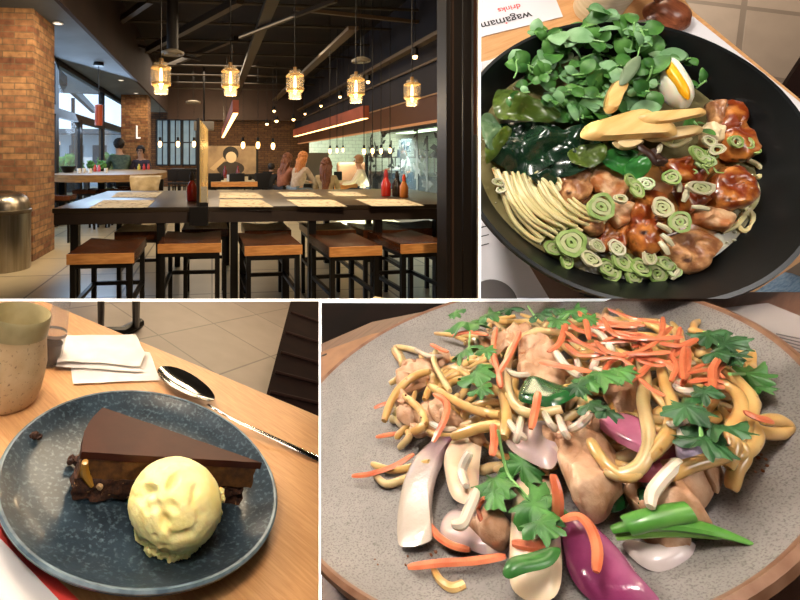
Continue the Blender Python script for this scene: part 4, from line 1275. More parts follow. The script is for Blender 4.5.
# ================================================================ ramen table (upper right)
Q_ = RAM
def q(x, y, h=0.0): return Q_.px(x, y, h)
rc = Q_.Mi @ (CAM + ray(618.6, 147.7) * .3288)
rc = V((rc.x, rc.y, 0))
M_oak2 = woodmat('oak_table_two', 'c08c58', 'd2a06c', .45, 26, (1.2, 14, 14), (0, 0, .3), .04)
one('dining_table', prism(BM(), [q(478.5, -60), q(640, -60), q(693, 11), q(806, 104), q(842, 138), q(842, 250), q(800, 262), q(740, 301.5), q(478.5, 301.5)], .0015), M_oak2, Q_,
    'light oak dining table under the black ramen bowl', 'table', smooth=False, noclip=True)
one('floor.002', prism(BM(), [q(478, -120, -.3), q(960, -120, -.3), q(960, 302, -.3), q(478, 302, -.3)], .01), brickmat('beige_floor_tile', '74685e', '6c6056', '554a41', .12, .12, .004, .4, .1, offset=0, noise_amt=.2, rot=-.62), Q_, None, None, None, 'structure', smooth=False, noclip=True)
one('trim_9', prism(BM(), [q(478.8, -60, .0012), q(481.0, -60, .0012), q(481.0, 301.4, .0012), q(478.8, 301.4, .0012)], .001), mat('white_divider_glow', '', 0), Q_, None, None, None, 'structure', smooth=False, noclip=True)
one('trim_10', prism(BM(), [q(481.0, 298.6, .0012), q(860, 298.6, .0012), q(860, 301.4, .0012), q(481, 301.4, .0012)], .001), mat('white_divider_glow', '', 0), Q_, None, None, None, 'structure', smooth=False, noclip=True)
# papers
M_wpap = mat('white_paper', 'd6d3d8', .7)
T = Thing('drinks_menu', 'white drinks menu sheet lying upside down beyond the bowl', 'menu', Q_, q(500, 10, .001))
sh = T.part('sheet', prism(BM(), [q(470, -40, .0012), q(540, -40, .0012), q(563, 16.5, .0012), q(480, 37, .0012), q(440, 46, .0012)], .0006), M_wpap, smooth=False, world=True)
def text(T, par, s, x0, y0, x1, y1, size_px, m, fr, h):
    """lettering from px (x0,y0) reading towards (x1,y1)"""
    a = fr.px(x0, y0, h); b = fr.px(x1, y1, h)
    d = (b - a); L = d.length; ang = math.atan2(d.y, d.x)
    cu = bpy.data.curves.new('lettering', 'FONT'); cu.body = s; cu.size = 1; cu.offset = .012
    o = bpy.data.objects.new('lettering', cu)
    COL.objects.link(o)
    bpy.context.view_layer.update()
    k = L / o.dimensions.x
    dg = bpy.context.evaluated_depsgraph_get()
    me = bpy.data.meshes.new_from_object(o.evaluated_get(dg))
    bpy.data.objects.remove(o)
    bm = BM(); bm.from_mesh(me)
    bmesh.ops.transform(bm, matrix=Matrix.Translation(a) @ Matrix.Rotation(ang, 4, 'Z') @ Matrix.Diagonal((k, k, 1, 1)), verts=bm.verts)
    T.part('lettering', bm, m, smooth=False, world=True, parent=par)
M_ink = mat('black_ink', '2a2a2e', .6); M_red = mat('red_ink', 'd84a48', .6)
text(T, sh, 'wagamama', 530.5, 11.5, 474, 24.5, 9, M_ink, Q_, .0016)
text(T, sh, 'drinks', 520, 3.5, 497.5, 8.5, 6, M_red, Q_, .0016)
T.part('red_star', blob(BM(), q(506.5, 23, .0016), .0011, 1, 0, sc=(1, 1, .1)), M_red, world=True, parent=sh)
T = Thing('paper_placemat', 'white paper placemat under the black bowl', 'placemat', Q_, q(560, 200, .0002))
sh = T.part('sheet', prism(BM(), [q(470, 64, .0008), q(490, 60, .0008), q(560, 30, .0008), q(690, 14, .0008), q(800, 102, .0008), q(812, 118, .0008), q(790, 240, .0008), q(700, 240, .0008), q(552, 300, .0008), q(470, 300, .0008)], .0005), M_wpap, smooth=False, world=True)
for k in range(3):
    T.part('printed_line', prism(BM(), [q(481, 227 + 9 * k, .0011), q(489, 225 + 9 * k, .0011), q(489, 226 + 9 * k, .0011), q(481, 228 + 9 * k, .0011)], .0002), M_ink, smooth=False, world=True, parent=sh)
T = Thing('shadow_sheet', 'brown sheet painting the table shadow by the black bowl, with printed marks', 'menu', Q_, q(560, 290, .001))  # shade on the table painted as a brown sheet, print marks on top
sh = T.part('sheet', prism(BM(), [q(520, 250, .0014), q(620, 270, .0014), q(620, 301, .0014), q(551, 301, .0014)], .0004), mat('brown_shadow', '7e6558', .7), smooth=False, world=True)
text(T, sh, '%5', 571, 289, 586, 294, 6, M_ink, Q_, .0017)
for k in range(3):
    T.part('printed_line', prism(BM(), [q(574 + 5 * k, 290 + 2.5 * k, .0017), q(600 + 3 * k, 296 + 2 * k, .0017), q(600 + 3 * k, 297 + 2 * k, .0017), q(574 + 5 * k, 291 + 2.5 * k, .0017)], .0002), M_ink, smooth=False, world=True)
one('coaster', lathe(BM(), [(0, 0), (.017, 0), (.0175, .0015), (.017, .003), (0, .003)], 36, c=q(494, 301, .001)), mat('grey_disc', '6d6868', .35, metal=.4), Q_, 'dark grey round coaster at the lower corner of the placemat', 'coaster')
one('jeans', pillow(BM(), [q(748, 308, -.05), q(766, 272, -.05), q(790, 276, -.05), q(830, 296, -.05), q(830, 330, -.05)], .02, k=4, rings=5, pw=2.5, amp=.001), mat('denim', '5a7690', .9, col2='7890a6', scale=300, stretch=(1, 4, 1), bump=.3), Q_, 'blue denim knee below the right edge of the table', 'jeans')
one('dining_chair', prism(BM(), [q(783, 89, -.1), q(815, 40, -.1), q(840, 60, -.1), q(840, 130, -.1)], .01), M_chair, Q_, 'dark brown chair edge beyond the placemat at far right', 'chair', smooth=False)
# cup and spoon beyond the bowl
T = Thing('stoneware_cup', 'cream stoneware cup standing beyond the black bowl', 'cup', Q_, q(597, 8, 0))
T.part('body', lathe(BM(), [(0, 0), (.020, 0), (.0215, .003), (.0225, .03), (.024, .07), (.023, .072), (.021, .06), (.02, .01), (0, .008)], 48), mat('pale_stoneware', 'c9b795', .5, col2='b5a07c', scale=30, stretch=(1, 1, 8)))
T = Thing('wooden_spoon', 'dark red brown wooden soup spoon resting beyond the bowl', 'spoon', Q_, q(670, 14, 0))
sp = BM()
sc_ = q(670, 12, .012)
lathe(sp, [(0, .008), (.008, .0068), (.013, .002), (.0158, -.006), (.0150, -.0062), (.0122, 0), (.007, .005), (0, .0062)], 32)
bmesh.ops.transform(sp, matrix=Matrix.Translation(sc_) @ Matrix.Rotation(.15, 4, 'Z') @ Matrix.Diagonal((1.0, 1.25, 1, 1)), verts=sp.verts)
M_rwood = woodmat('red_brown_wood', '6b3420', '9a5a3c', .3, 60, (6, 1, 6), coat=.1)
T.part('bowl', sp, M_rwood, world=True)
T.part('handle', tube(BM(), [sc_ + V((.001, .013, .004)), sc_ + V((.002, .04, .012)), sc_ + V((.002, .09, .02))], [.005, .004, .005], 10, 4, flat=.6), M_rwood, world=True)

# bowl
M_bowl = mat('black_bowl', '0c0e0f', .32, col2='101314', scale=60, bump=.02)
T = Thing('ramen_bowl', 'wide black bowl of ramen with greens, egg and grilled chicken', 'bowl', Q_, rc)
T.part('bowl_body', lathe(BM(), [(0, .004), (.038, .004), (.042, .0), (.048, .0), (.050, .006), (.070, .018), (.092, .042), (.106, .063), (.110, .068), (.1115, .070), (.1105, .0725), (.108, .0725), (.1055, .069), (.098, .058), (.086, .040), (.068, .022), (.045, .012), (0, .010)], 96), M_bowl)
ZB_ = .0475
T.part('broth', lathe(BM(), [(.0905, ZB_), (.06, ZB_ + .0002), (0, ZB_ + .0002)], 96, wob=lambda t: 1 + .006 * math.sin(5 * t)), mat('clear_broth', '7d7450', .16, col2='5f5634', scale=25, col3='989066', scale3=90, lo3=.55, hi3=.75))
b = BM()
for k in range(46):
    t = rnd.uniform(0, 2 * PI); r_ = rnd.uniform(.086, .0905)
    blob(b, (r_ * math.cos(t), r_ * math.sin(t), ZB_ + .0006), rnd.uniform(.0005, .0012), 1, 0)
T.part('broth_bubbles', b, mat('bubble', 'b8b49a', .1), kind='stuff')

# noodles
M_ramen = mat('ramen_noodle', 'cdbd84', .35, col2='d8cb98', scale=80, sss=.1, coat=.15)
def ramen(P, r=.00135, h0=0.0):
    pts = [q(x, y, ZB_ + h0 + hh) for x, y, hh in P]
    one('ramen_noodle', tube(BM(), pts, r, 7, 5), M_ramen, Q_, 'thin pale ramen noodle in the broth at the left of the bowl' if P[0][0] < 640 else 'thin curled ramen noodle in the broth at the right of the bowl', 'noodle', 'ramen noodles at the left' if P[0][0] < 640 else 'ramen noodles at the right')
r4 = random.Random(11)
for k in range(40):
    s_ = k / 39
    x0 = 503 + 56 * s_ + r4.uniform(-2, 2); y0 = 174 + 4 * s_ + r4.uniform(-4, 4)
    ramen([(x0, y0, .001), (x0 + 6 + 10 * s_, y0 + 22, .003 + r4.uniform(0, .003)), (x0 + 22 + 12 * s_, y0 + 44 - 10 * s_, .004 + r4.uniform(0, .003)), (x0 + 44 + 10 * s_ + r4.uniform(-6, 6), y0 + 60 - 22 * s_ + r4.uniform(-3, 3), .002)], h0=.0016 * (k % 4))
for P in (((494, 168, .004), (499, 182, .005), (505, 200, .003), (512, 218, .002), (524, 232, .001), (538, 241, .001), (543, 236, .001)),
          ((498, 176, .006), (508, 196, .006), (518, 214, .005), (530, 228, .003), (541, 238, .002)),
          ((497, 170, .006), (505, 186, .007), (517, 206, .006), (533, 226, .004)),
          ((505, 172, .006), (512, 192, .008), (526, 214, .006), (545, 232, .003)),
          ((536, 172, .006), (552, 190, .007), (566, 208, .005), (576, 214, .003))):
    ramen(P, .0018)
for P in (((748, 160, .003), (758, 165, .002), (763, 173, .001), (757, 178, .001)), ((740, 170, .003), (753, 180, .002), (757, 193, .001), (753, 205, .001), (742, 216, .001)),
          ((742, 206, .001), (752, 214, .001), (752, 226, .001), (744, 231, .001), (738, 226, .001)), ((736, 165, .002), (748, 184, .002), (750, 198, .001), (742, 210, .001)),
          ((722, 232, .001), (735, 226, .002), (744, 216, .001)), ((664, 122, .01), (672, 134, .012), (668, 146, .01)), ((662, 140, .012), (672, 146, .013), (684, 143, .012), (690, 138, .012)), ((730, 196, .002), (744, 190, .002), (752, 180, .001))):
    ramen(P, .0017)

# lumps from px outlines
def lump(P, frm, h, th, m, nm, lab, cat, grp=None, **k):
    bm = pillow(BM(), [frm.px(x, y, h) for x, y in P], th, **k)
    return one(nm, bm, m, frm, lab, cat, grp, smooth=55)
M_chk = mat('grilled_chicken', '8a5530', .45, col2='cf9a66', scale=110, lo=.38, hi=.6, coat=.2, bump=.5, bscale=300, col3='42200e', scale3=90, lo3=.56, hi3=.66)
M_chp = mat('pale_chicken', 'b5703e', .45, col2='dcb88c', scale=90, lo=.4, hi=.6, coat=.15, bump=.5, bscale=300)
M_chg = mat('glazed_chicken', '7a2f0c', .28, col2='c07836', scale=100, lo=.4, hi=.62, coat=.45, bump=.5, bscale=260, col3='2c1006', scale3=80, lo3=.58, hi3=.66)
chk = [
 ([(557, 186), (562, 176), (574, 172), (588, 172), (592, 184), (588, 198), (576, 207), (566, 205), (559, 196)], .010, .012, M_chk, 'brown grilled chicken piece nearest the pale noodles'),
 ([(586, 172), (600, 164), (614, 166), (624, 178), (630, 192), (620, 204), (604, 198), (592, 190)], .012, .011, M_chp, 'pale orange chicken piece beside the dark seaweed'),
 ([(576, 208), (590, 202), (602, 210), (606, 226), (596, 236), (580, 230), (574, 218)], .009, .010, M_chk, 'chicken piece under the large scallion ring'),
 ([(596, 228), (612, 218), (628, 226), (624, 246), (606, 254), (594, 244)], .007, .010, M_chg, 'orange glazed chicken piece at the lower left'),
 ([(632, 200), (648, 190), (662, 198), (668, 216), (664, 240), (650, 258), (634, 254), (626, 236), (628, 214)], .011, .014, M_chg, 'dark glazed chicken strip in the middle of the bowl'),
 ([(664, 240), (676, 230), (700, 232), (717, 240), (712, 254), (706, 268), (686, 274), (668, 264), (660, 252)], .009, .013, M_chk, 'large brown chicken piece nearest the lower rim'),
 ([(690, 212), (706, 206), (728, 214), (734, 224), (724, 234), (706, 230), (692, 224)], .010, .011, M_chp, 'golden chicken piece right of the small scallion ring'),
 ([(706, 186), (718, 170), (738, 166), (748, 178), (756, 196), (746, 208), (728, 212), (712, 208), (704, 198)], .012, .015, M_chg, 'thick glazed chicken piece at the right of the bowl'),
 ([(712, 118), (722, 104), (736, 103), (742, 116), (748, 136), (752, 152), (744, 164), (728, 162), (718, 148), (712, 134)], .013, .014, M_chg, 'glazed chicken piece high at the right below the egg'),
 ([(706, 106), (716, 102), (722, 108), (722, 124), (714, 128), (707, 118)], .014, .012, M_chk, 'small browned chicken piece beside the egg'),
 ([(662, 164), (676, 158), (696, 158), (706, 170), (700, 184), (684, 186), (668, 180)], .012, .013, M_chg, 'dark red glazed chicken piece above the bowl centre'),
 ([(676, 190), (694, 184), (706, 194), (702, 210), (688, 216), (676, 208)], .011, .012, M_chg, 'glazed piece between two scallion rings'),
 ([(656, 206), (672, 210), (678, 226), (668, 236), (658, 230)], .010, .010, M_chk, 'browned piece left of the small scallion ring'),
 ([(696, 132), (704, 124), (718, 126), (722, 138), (714, 148), (700, 146)], .013, .012, mat('cream_lump', 'd8bc8c', .5, col2='e8d8b4', scale=70, bump=.4, bscale=200), 'crumbly cream coloured piece below the egg'),
 ([(606, 206), (620, 198), (632, 206), (630, 222), (616, 228), (606, 220)], .010, .010, M_chp, 'pale piece right of the large scallion ring'),
]
for k, (P, h, th, m, lab) in enumerate(chk):
    lump(P, Q_, ZB_ + h - .006, th * .62, m, 'chicken_piece', lab, 'chicken', 'grilled chicken in the ramen', amp=.0036, fr=110, rings=9, pw=7, base=.6, seed=k, lat=.9, k=4)
# charred shreds and sauce under the chicken
lump([(560, 200), (600, 168), (660, 160), (716, 150), (742, 176), (730, 222), (700, 260), (640, 262), (590, 244)], Q_, ZB_ - .002, .006, mat('sauce_pool', '6b3414', .25, col2='a07038', scale=45, coat=.4), 'sauce', 'red brown sauce pooled under the chicken pieces', 'sauce', amp=.002, fr=60, rings=6, seed=4)

# seaweed
M_wak = mat('dark_seaweed', '0e2418', .25, col2='1d3a24', scale=40, coat=.6, bump=.2, bscale=90)
M_wak2 = mat('olive_seaweed', '4d5f1c', .35, col2='32481a', scale=30, coat=.3, bump=.2, bscale=60)
M_wak3 = mat('bright_seaweed', '23602a', .35, col2='3f8a3a', scale=50, coat=.3, bump=.3, bscale=90)
wak = [
 ([(486, 138), (494, 126), (512, 122), (534, 124), (556, 130), (572, 136), (566, 152), (548, 166), (526, 172), (504, 166), (488, 154)], .012, M_wak, 'broad dark green seaweed sheet at the left of the bowl'),
 ([(548, 134), (570, 128), (592, 132), (608, 140), (606, 156), (590, 168), (570, 176), (556, 170), (546, 154)], .014, M_wak, 'dark seaweed piece under the bamboo shoots'),
 ([(496, 92), (501, 84), (512, 90), (524, 98), (544, 104), (560, 114), (550, 124), (528, 120), (512, 122), (498, 114), (494, 104)], .022, M_wak2, 'olive green seaweed leaf at the upper left'),
 ([(481, 118), (490, 112), (500, 120), (504, 136), (496, 152), (484, 146)], .018, mat('pale_seaweed', '3e5a3c', .35, col2='6f8a62', scale=40), 'pale torn seaweed at the left rim'),
 ([(484, 150), (496, 136), (504, 128), (512, 132), (504, 146), (494, 158), (486, 164)], .020, M_wak2, 'narrow olive seaweed strip by the left rim'),
 ([(570, 150), (586, 142), (602, 146), (603, 160), (590, 168), (576, 164)], .020, M_wak2, 'olive seaweed fold below the bamboo shoots'),
 ([(604, 154), (618, 148), (636, 152), (640, 166), (628, 174), (610, 168)], .020, M_wak3, 'bright green seaweed curl in the middle of the bowl'),
 ([(630, 160), (644, 156), (650, 168), (640, 178), (628, 172)], .020, M_wak3, 'small bright green curl beside the mushroom'),
 ([(610, 138), (626, 144), (640, 150), (632, 156), (614, 152)], .018, M_wak3, 'bright green leaf tucked below the bamboo'),
 ([(560, 178), (552, 168), (540, 170), (528, 176), (540, 182), (552, 184)], .014, M_wak, 'small dark seaweed tip over the noodles'),
]
for k, (P, h, m, lab) in enumerate(wak):
    bm = pillow(BM(), [Q_.px(x, y, ZB_ + h) for x, y in P], .0012, rings=9, k=6, pw=3, wave=.014, wf=55, seed=k + 20, amp=.0015, fr=160)
    one('seaweed_piece', bm, m, Q_, lab, 'seaweed', 'seaweed in the ramen')

# pea shoots: a stem with oval leaves
M_pea = mat('pea_leaf', '275a20', .5, col2='558a3a', scale=60, bump=.15, bscale=300, coat=.1)
M_pea2 = mat('pale_pea_leaf', '5a8a55', .5, col2='86ad80', scale=60)
M_stem = mat('pea_stem', '7fae66', .4)
def oval_leaf(bm, p, ang, L, w, tilt, roll, cup=.25, nseg=8):
    Mx = Matrix.Translation(p) @ Matrix.Rotation(ang, 4, 'Z') @ Matrix.Rotation(-tilt, 4, 'Y') @ Matrix.Rotation(roll, 4, 'X')
    rows = []
    for i in range(nseg + 1):
        t = i / nseg
        hw = w * math.sin(PI * min(1, t * .97 + .03)) ** .65 * (1 - .15 * t)
        r_ = []
        for j in range(-2, 3):
            s_ = j / 2
            z = cup * w * s_ * s_ + .12 * L * math.sin(PI * t)
            r_.append(bm.verts.new(Mx @ V((L * t, hw * s_, z))))
        rows.append(r_)
    for a, b in zip(rows, rows[1:]):
        for j in range(4): bm.faces.new((a[j], a[j + 1], b[j + 1], b[j]))
    return bm
sprigs = [  # base, tip px, number of leaves, leaf length px
 (560, 60, 586, 26, 7, 20), (600, 50, 592, 22, 7, 17), (590, 20, 612, 14, 5, 22), (628, 60, 634, 22, 7, 20), (630, 40, 642, 46, 5, 18),
 (520, 88, 552, 70, 7, 14), (540, 52, 548, 36, 5, 24), (546, 96, 572, 90, 7, 15), (572, 108, 606, 96, 8, 16), (556, 78, 584, 74, 7, 15),
 (600, 80, 622, 66, 7, 17), (640, 90, 652, 66, 6, 19), (576, 46, 604, 42, 6, 19), (644, 104, 652, 84, 5, 16), (620, 42, 648, 30, 5, 22), (540, 30, 566, 36, 4, 26),
 (500, 100, 530, 92, 4, 13), (622, 98, 650, 92, 7, 15), (610, 110, 596, 96, 5, 13), (566, 110, 548, 100, 6, 13), (700, 132, 690, 118, 5, 12), (696, 88, 706, 82, 3, 15), (682, 62, 690, 58, 3, 16)]
for k in range(30):
    x0 = r4.uniform(530, 640); y0 = r4.uniform(40, 122)
    if k > 22: x0 = r4.uniform(632, 648); y0 = r4.uniform(60, 118)
    a = r4.uniform(0, 2 * PI); sprigs.append((x0, y0, x0 + 26 * math.cos(a), y0 + 18 * math.sin(a), 7, r4.uniform(18, 26)))
for k, (x0, y0, x1, y1, n, ln) in enumerate(sprigs):
    h0 = ZB_ + .016; h1 = ZB_ + .030 + r4.uniform(-.004, .007) - (.015 if x0 > 670 else 0)
    if k > 22: h1 -= .010; h0 -= .006
    h0 = min(h0, h1)
    a = q(x0, y0, h0); b_ = q(x1, y1, h1); mid = (a + b_) / 2 + V((r4.uniform(-.004, .004), r4.uniform(-.004, .004), .004))
    lab = 'pea shoot sprig heaped at the upper left of the ramen'
    if x0 > 670: lab = 'small green sprig tucked beside the egg'
    T = Thing('pea_shoot', lab, 'pea shoot', Q_, a, group='pea shoots in the ramen heap' if x0 <= 670 else 'small sprigs beside the egg')
    st_ = T.part('stem', tube(BM(), [a, mid, b_], .0007, 6, 5), M_stem, world=True)
    for i in range(n):
        t = (i + .6) / n
        p = a.lerp(b_, t) + V((0, 0, .003 * math.sin(PI * t)))
        ang = r4.uniform(0, 2 * PI)
        L = ln / FPX * .33 * r4.uniform(.5, 1.25)
        bm = BM(); oval_leaf(bm, p, ang, L, L * .40, r4.uniform(-.35, .6), r4.uniform(-.7, .7), cup=r4.uniform(-.3, .3))
        T.part('leaf', bm, M_pea if r4.random() < .72 else M_pea2, world=True)
for k, (P) in enumerate((((514, 78), (517, 70), (516, 62), (518, 59)), ((636, 62), (640, 46), (642, 32), (640, 28)), ((641, 28), (646, 40), (652, 46)))):
    one('tendril', tube(BM(), [q(x, y, ZB_ + .035) for x, y in P], .0005, 6, 5), M_stem, Q_, ('thin curled tendril over the left rim', 'thin pale tendril standing by the egg', 'short tendril beside the tall one')[k], 'tendril')

# bamboo shoots
M_bam = mat('bamboo_shoot', 'd8a860', .4, col2='e6bf7c', scale=40, stretch=(1, 5, 1), bump=.1, bscale=90)
M_bam2 = mat('pale_bamboo', 'dfc492', .4, col2='cfae72', scale=40)
bam = [([(580, 134), (588, 124), (606, 118), (634, 110), (648, 110), (660, 118), (674, 124), (675, 136), (650, 138), (620, 140), (600, 141), (584, 139)], .036, .006, M_bam, 'large flat bamboo shoot block lying across the greens'),
       ([(636, 116), (660, 112), (690, 110), (704, 109), (705, 115), (690, 119), (664, 124), (644, 124)], .041, .004, M_bam, 'slender bamboo shoot strip pointing to the right'),
       ([(603, 108), (606, 94), (613, 83), (624, 80), (628, 86), (622, 98), (617, 110), (608, 114)], .038, .005, M_bam, 'curved bamboo shoot standing up among the leaves'),
       ([(612, 142), (630, 140), (644, 142), (632, 149), (620, 150)], .032, .004, M_bam2, 'pale bamboo shoot slice under the large block'),
       ([(640, 134), (672, 128), (700, 126), (700, 134), (676, 140), (652, 142)], .030, .004, M_bam2, 'pale bamboo strip beneath the slender strip')]
for k, (P, h, th, m, lab) in enumerate(bam):
    lump(P, Q_, ZB_ + h - .008, th, m, 'bamboo_shoot', lab, 'bamboo shoot', 'bamboo shoots in the ramen', rings=5, pw=9, amp=.0004, fr=60, k=4, base=.4, seed=k)
bm = pillow(BM(), [q(x, y, ZB_ + .036) for x, y in ((619, 84), (622, 70), (630, 60), (640, 56), (640, 66), (634, 76), (626, 84))], .002, rings=5)
one('leek_strip', bm, mat('grey_green_leek', '64785a', .5, col2='7f9070', scale=40), Q_, 'grey green leek strip behind the upright bamboo shoot', 'leek')
# egg
T = Thing('boiled_egg', 'boiled egg wedge with orange yolk leaning on the greens', 'egg', Q_, q(674, 104, ZB_))
ew = T.part('egg_white', pillow(BM(), [q(x, y, ZB_ + .026) for x, y in ((660, 84), (662, 70), (666, 60), (672, 62), (684, 80), (691, 94), (690, 106), (680, 108), (668, 100))], .012, rings=8, pw=2.2, base=.9), mat('egg_white', 'e8e2cc', .35, sss=.2), world=True)
T.part('yolk', pillow(BM(), [q(x, y, ZB_ + .0345) for x, y in ((666, 62), (670, 62), (683, 80), (690, 94), (688, 100), (680, 94), (672, 82), (665, 70))], .004, rings=6, pw=3, base=.6), mat('egg_yolk', 'f0a010', .3, col2='f6b828', scale=60, coat=.4), world=True, parent=ew)
# mushroom
T = Thing('wood_ear_mushroom', 'dark frilled mushroom strip below the bamboo shoots', 'mushroom', Q_, q(650, 150, ZB_ + .01))
T.part('strip', tube(BM(), [q(637, 141, ZB_ + .024), q(642, 148, ZB_ + .026), q(650, 154, ZB_ + .026), (q(656, 162, ZB_ + .024)), q(664, 165, ZB_ + .022)], [.0015, .0026, .003, .0028, .0012], 8, 6, flat=.4), mat('dark_mushroom', '2a1710', .4, col2='40261a', scale=90), world=True)
T.part('frill', pillow(BM(), [q(x, y, ZB_ + .022) for x, y in ((646, 152), (656, 148), (664, 156), (666, 164), (656, 166), (648, 160))], .002, amp=.001, wave=.006, wf=120), MATS['dark_mushroom'], world=True)

# scallion rings
M_sg = mat('scallion_green', 'a3b872', .4, col2='7f9f4c', scale=100, coat=.15, alpha=.9)
M_sp = mat('scallion_pale', 'b9bf8c', .4, coat=.15, alpha=.8)
M_sw = mat('scallion_white', 'c6bf9e', .4, coat=.15, alpha=.85)
def ring_bm(r0, r1, h, sx=1.0, tw=0.0):
    return lathe(BM(), [(r0, 0), (r1, 0), (r1 * 1.01, h * .5), (r1, h), (r0, h), (r0 * .97, h * .5)], 28, close=True, wob=lambda t: 1 + .10 * math.sin(2 * t + tw) + .05 * math.sin(3 * t + tw * 2) + .03 * math.sin(7 * t + tw))
def scallion(x, y, r, h, lab, grp, pale=False, tilt=None, fr=Q_, sq=1.0, hub=True):
    r = r / FPX * .315
    tx, ty = tilt or (r4.uniform(-.4, .4), r4.uniform(-.4, .4))
    Mx = Matrix.Rotation(tx, 4, 'X') @ Matrix.Rotation(ty, 4, 'Y') @ Matrix.Rotation(r4.uniform(0, 6), 4, 'Z') @ Matrix.Diagonal((1, sq, 1, 1))
    T = Thing('scallion_ring', lab, 'scallion', fr, fr.px(x, y, h), group=grp, M=Mx)
    ht = .0022
    T.part('outer_layer', ring_bm(r * .74, r, ht, tw=x), M_sw if pale else M_sg)
    T.part('middle_layer', ring_bm(r * .42, r * .70, ht * .85, tw=y), M_sp)
    if hub: T.part('core', ring_bm(r * .12, r * .36, ht * .8, tw=x * 2), M_sg if not pale else M_sp)
    return T
LB = 'sliced scallion ring floating among the chicken in the ramen'
GB = 'small scallion rings in the ramen'
scallion(600, 207, 13.5, ZB_ + .020, 'large pale green scallion ring on the left chicken pieces', None, tilt=(.2, .1))
scallion(679, 222, 9.5, ZB_ + .022, 'clear green scallion ring at the middle of the bowl', None, tilt=(.1, -.2))
scallion(699, 188, 13, ZB_ + .024, 'oval scallion slice on the dark glazed chicken', None, pale=True, tilt=(.3, .2), sq=.55)
scallion(570, 243, 15, ZB_ + .008, 'wide green scallion ring nearest the noodles', None, tilt=(.1, .2))
for k, (x, y, r, hh, pale) in enumerate(((555, 248, 10, .005, 0), (590, 260, 9, .008, 1), (606, 268, 10, .005, 0), (622, 262, 11, .006, 0), (640, 268, 10, .005, 0), (656, 272, 10, .004, 0), (596, 246, 8, .009, 1),
    (616, 248, 8, .010, 1), (632, 276, 9, .003, 0), (612, 274, 8, .003, 0), (648, 258, 8, .010, 1), (664, 264, 8, .006, 0), (580, 252, 8, .006, 0), (671, 178, 8.5, .022, 0), (636, 190, 9, .018, 0), (630, 182, 8, .018, 0), (646, 184, 8, .018, 0),
    (662, 208, 10, .018, 1), (697, 155, 10, .022, 0), (704, 162, 8, .020, 0), (716, 150, 7, .022, 1), (708, 142, 6, .022, 1), (752, 150, 7, .012, 0), (746, 144, 6, .014, 0), (734, 142, 7, .020, 0), (498, 182, 6, .008, 1), (501, 190, 5, .006, 1), (620, 200, 6, .018, 1), (672, 270, 7, .006, 0), (566, 262, 9, .004, 0))):
    scallion(x, y, r, ZB_ + hh, LB, GB, pale=bool(pale), sq=r4.uniform(.7, 1), hub=r > 7)
for k, (x, y, a) in enumerate(((675, 274, .3), (664, 248, 1.3), (667, 240, 1.5), (700, 208, -.8), (685, 196, .5), (678, 186, .9), (664, 228, 1.8), (658, 150, .4), (710, 190, .3))):
    p = q(x, y, ZB_ + .02 if y < 270 else ZB_ + .006); L = .0045
    one('bean_sprout_bit', tube(BM(), [p - V((math.cos(a), math.sin(a), 0)) * L, p + V((0, 0, .001)), p + V((math.cos(a), math.sin(a), 0)) * L], [.0012, .002, .0014], 8, 5), M_sw, Q_, 'short white scallion sliver on the chicken', 'scallion', 'white scallion slivers')
# green shreds by the upper right rings
for k in range(16):
    x, y = 704 + r4.uniform(-12, 14), 164 + r4.uniform(-10, 10)
    a = r4.uniform(0, 6); L = r4.uniform(.003, .007); p = q(x, y, ZB_ + .019 + r4.uniform(0, .003))
    one('green_shred', tube(BM(), [p, p + V((math.cos(a), math.sin(a), .3)) * L * .6, p + V((math.cos(a + .8), math.sin(a + .8), 0)) * L], .0006, 6, 4), M_sg, Q_, 'thin green shred beside the upper scallion rings', 'scallion', 'green shreds by the scallion rings')

light('AREA', (-.10, .38, .60), 4.2, (1, .93, .84), .14, rc, Q_)
light('AREA', (.25, -.2, .65), 1.8, (1, .94, .88), .25, rc, Q_)
# ================================================================ noodle dish (lower right)
W_ = NOO
def w(x, y, h=0.0): return W_.px(x, y, h)
nc = W_.Mi @ (CAM + ray(488.3, 389) * .287); nc = V((nc.x, nc.y, 0))
M_wal = woodmat('walnut_table', '4f3324', '644536', .45, 22, (1.2, 12, 12), (0, 0, -.5), .04)
one('dining_table', prism(BM(), [w(318.8, 345), w(372, 322), w(520, 292), w(860, 292), w(860, 640), w(318.8, 640)], .012), M_wal, W_, 'dark wood dining table under the grey noodle plate', 'table', smooth=False, noclip=True)
one('trim_11', prism(BM(), [w(318.8, 298.7, .0006), w(321.0, 298.7, .0006), w(321.0, 620, .0006), w(318.8, 620, .0006)], .002), mat('white_divider_glow', '', 0), W_, None, None, None, 'structure', smooth=False, noclip=True)
one('trim_12', prism(BM(), [w(321.0, 298.7, .0006), w(500, 298.7, .0006), w(500, 301.5, .0006), w(321, 301.5, .0006)], .002), mat('white_divider_glow', '', 0), W_, None, None, None, 'structure', smooth=False, noclip=True)
one('bench_seat', prism(BM(), [w(319, 300.5, -.05), w(560, 300.5, -.05), w(560, 420, -.05), w(319, 420, -.05)], .02), mat('near_black_leather', '050304', .9, col2='120706', scale=14, spec=.1), W_, 'almost black padded bench beyond the dark table', 'bench', smooth=False, noclip=True)
T = Thing('wood_menu', 'pale brown wooden board beside the grey noodle plate', 'board', W_, w(340, 350, 0))
T.part('board', prism(BM(), [w(318, 353, .002), w(372, 334, .002), w(392, 330, .002), w(345, 375, .002), w(318, 402, .002)], .0018), mat('pale_board', '8c6447', .6, col2='7d583e', scale=60), smooth=False, world=True)
T.part('dark_mark', blob(BM(), w(324, 355, .002), .0028, 2, .2, sc=(1.3, .8, .15)), mat('dark_mark', '20110c', .6), world=True)
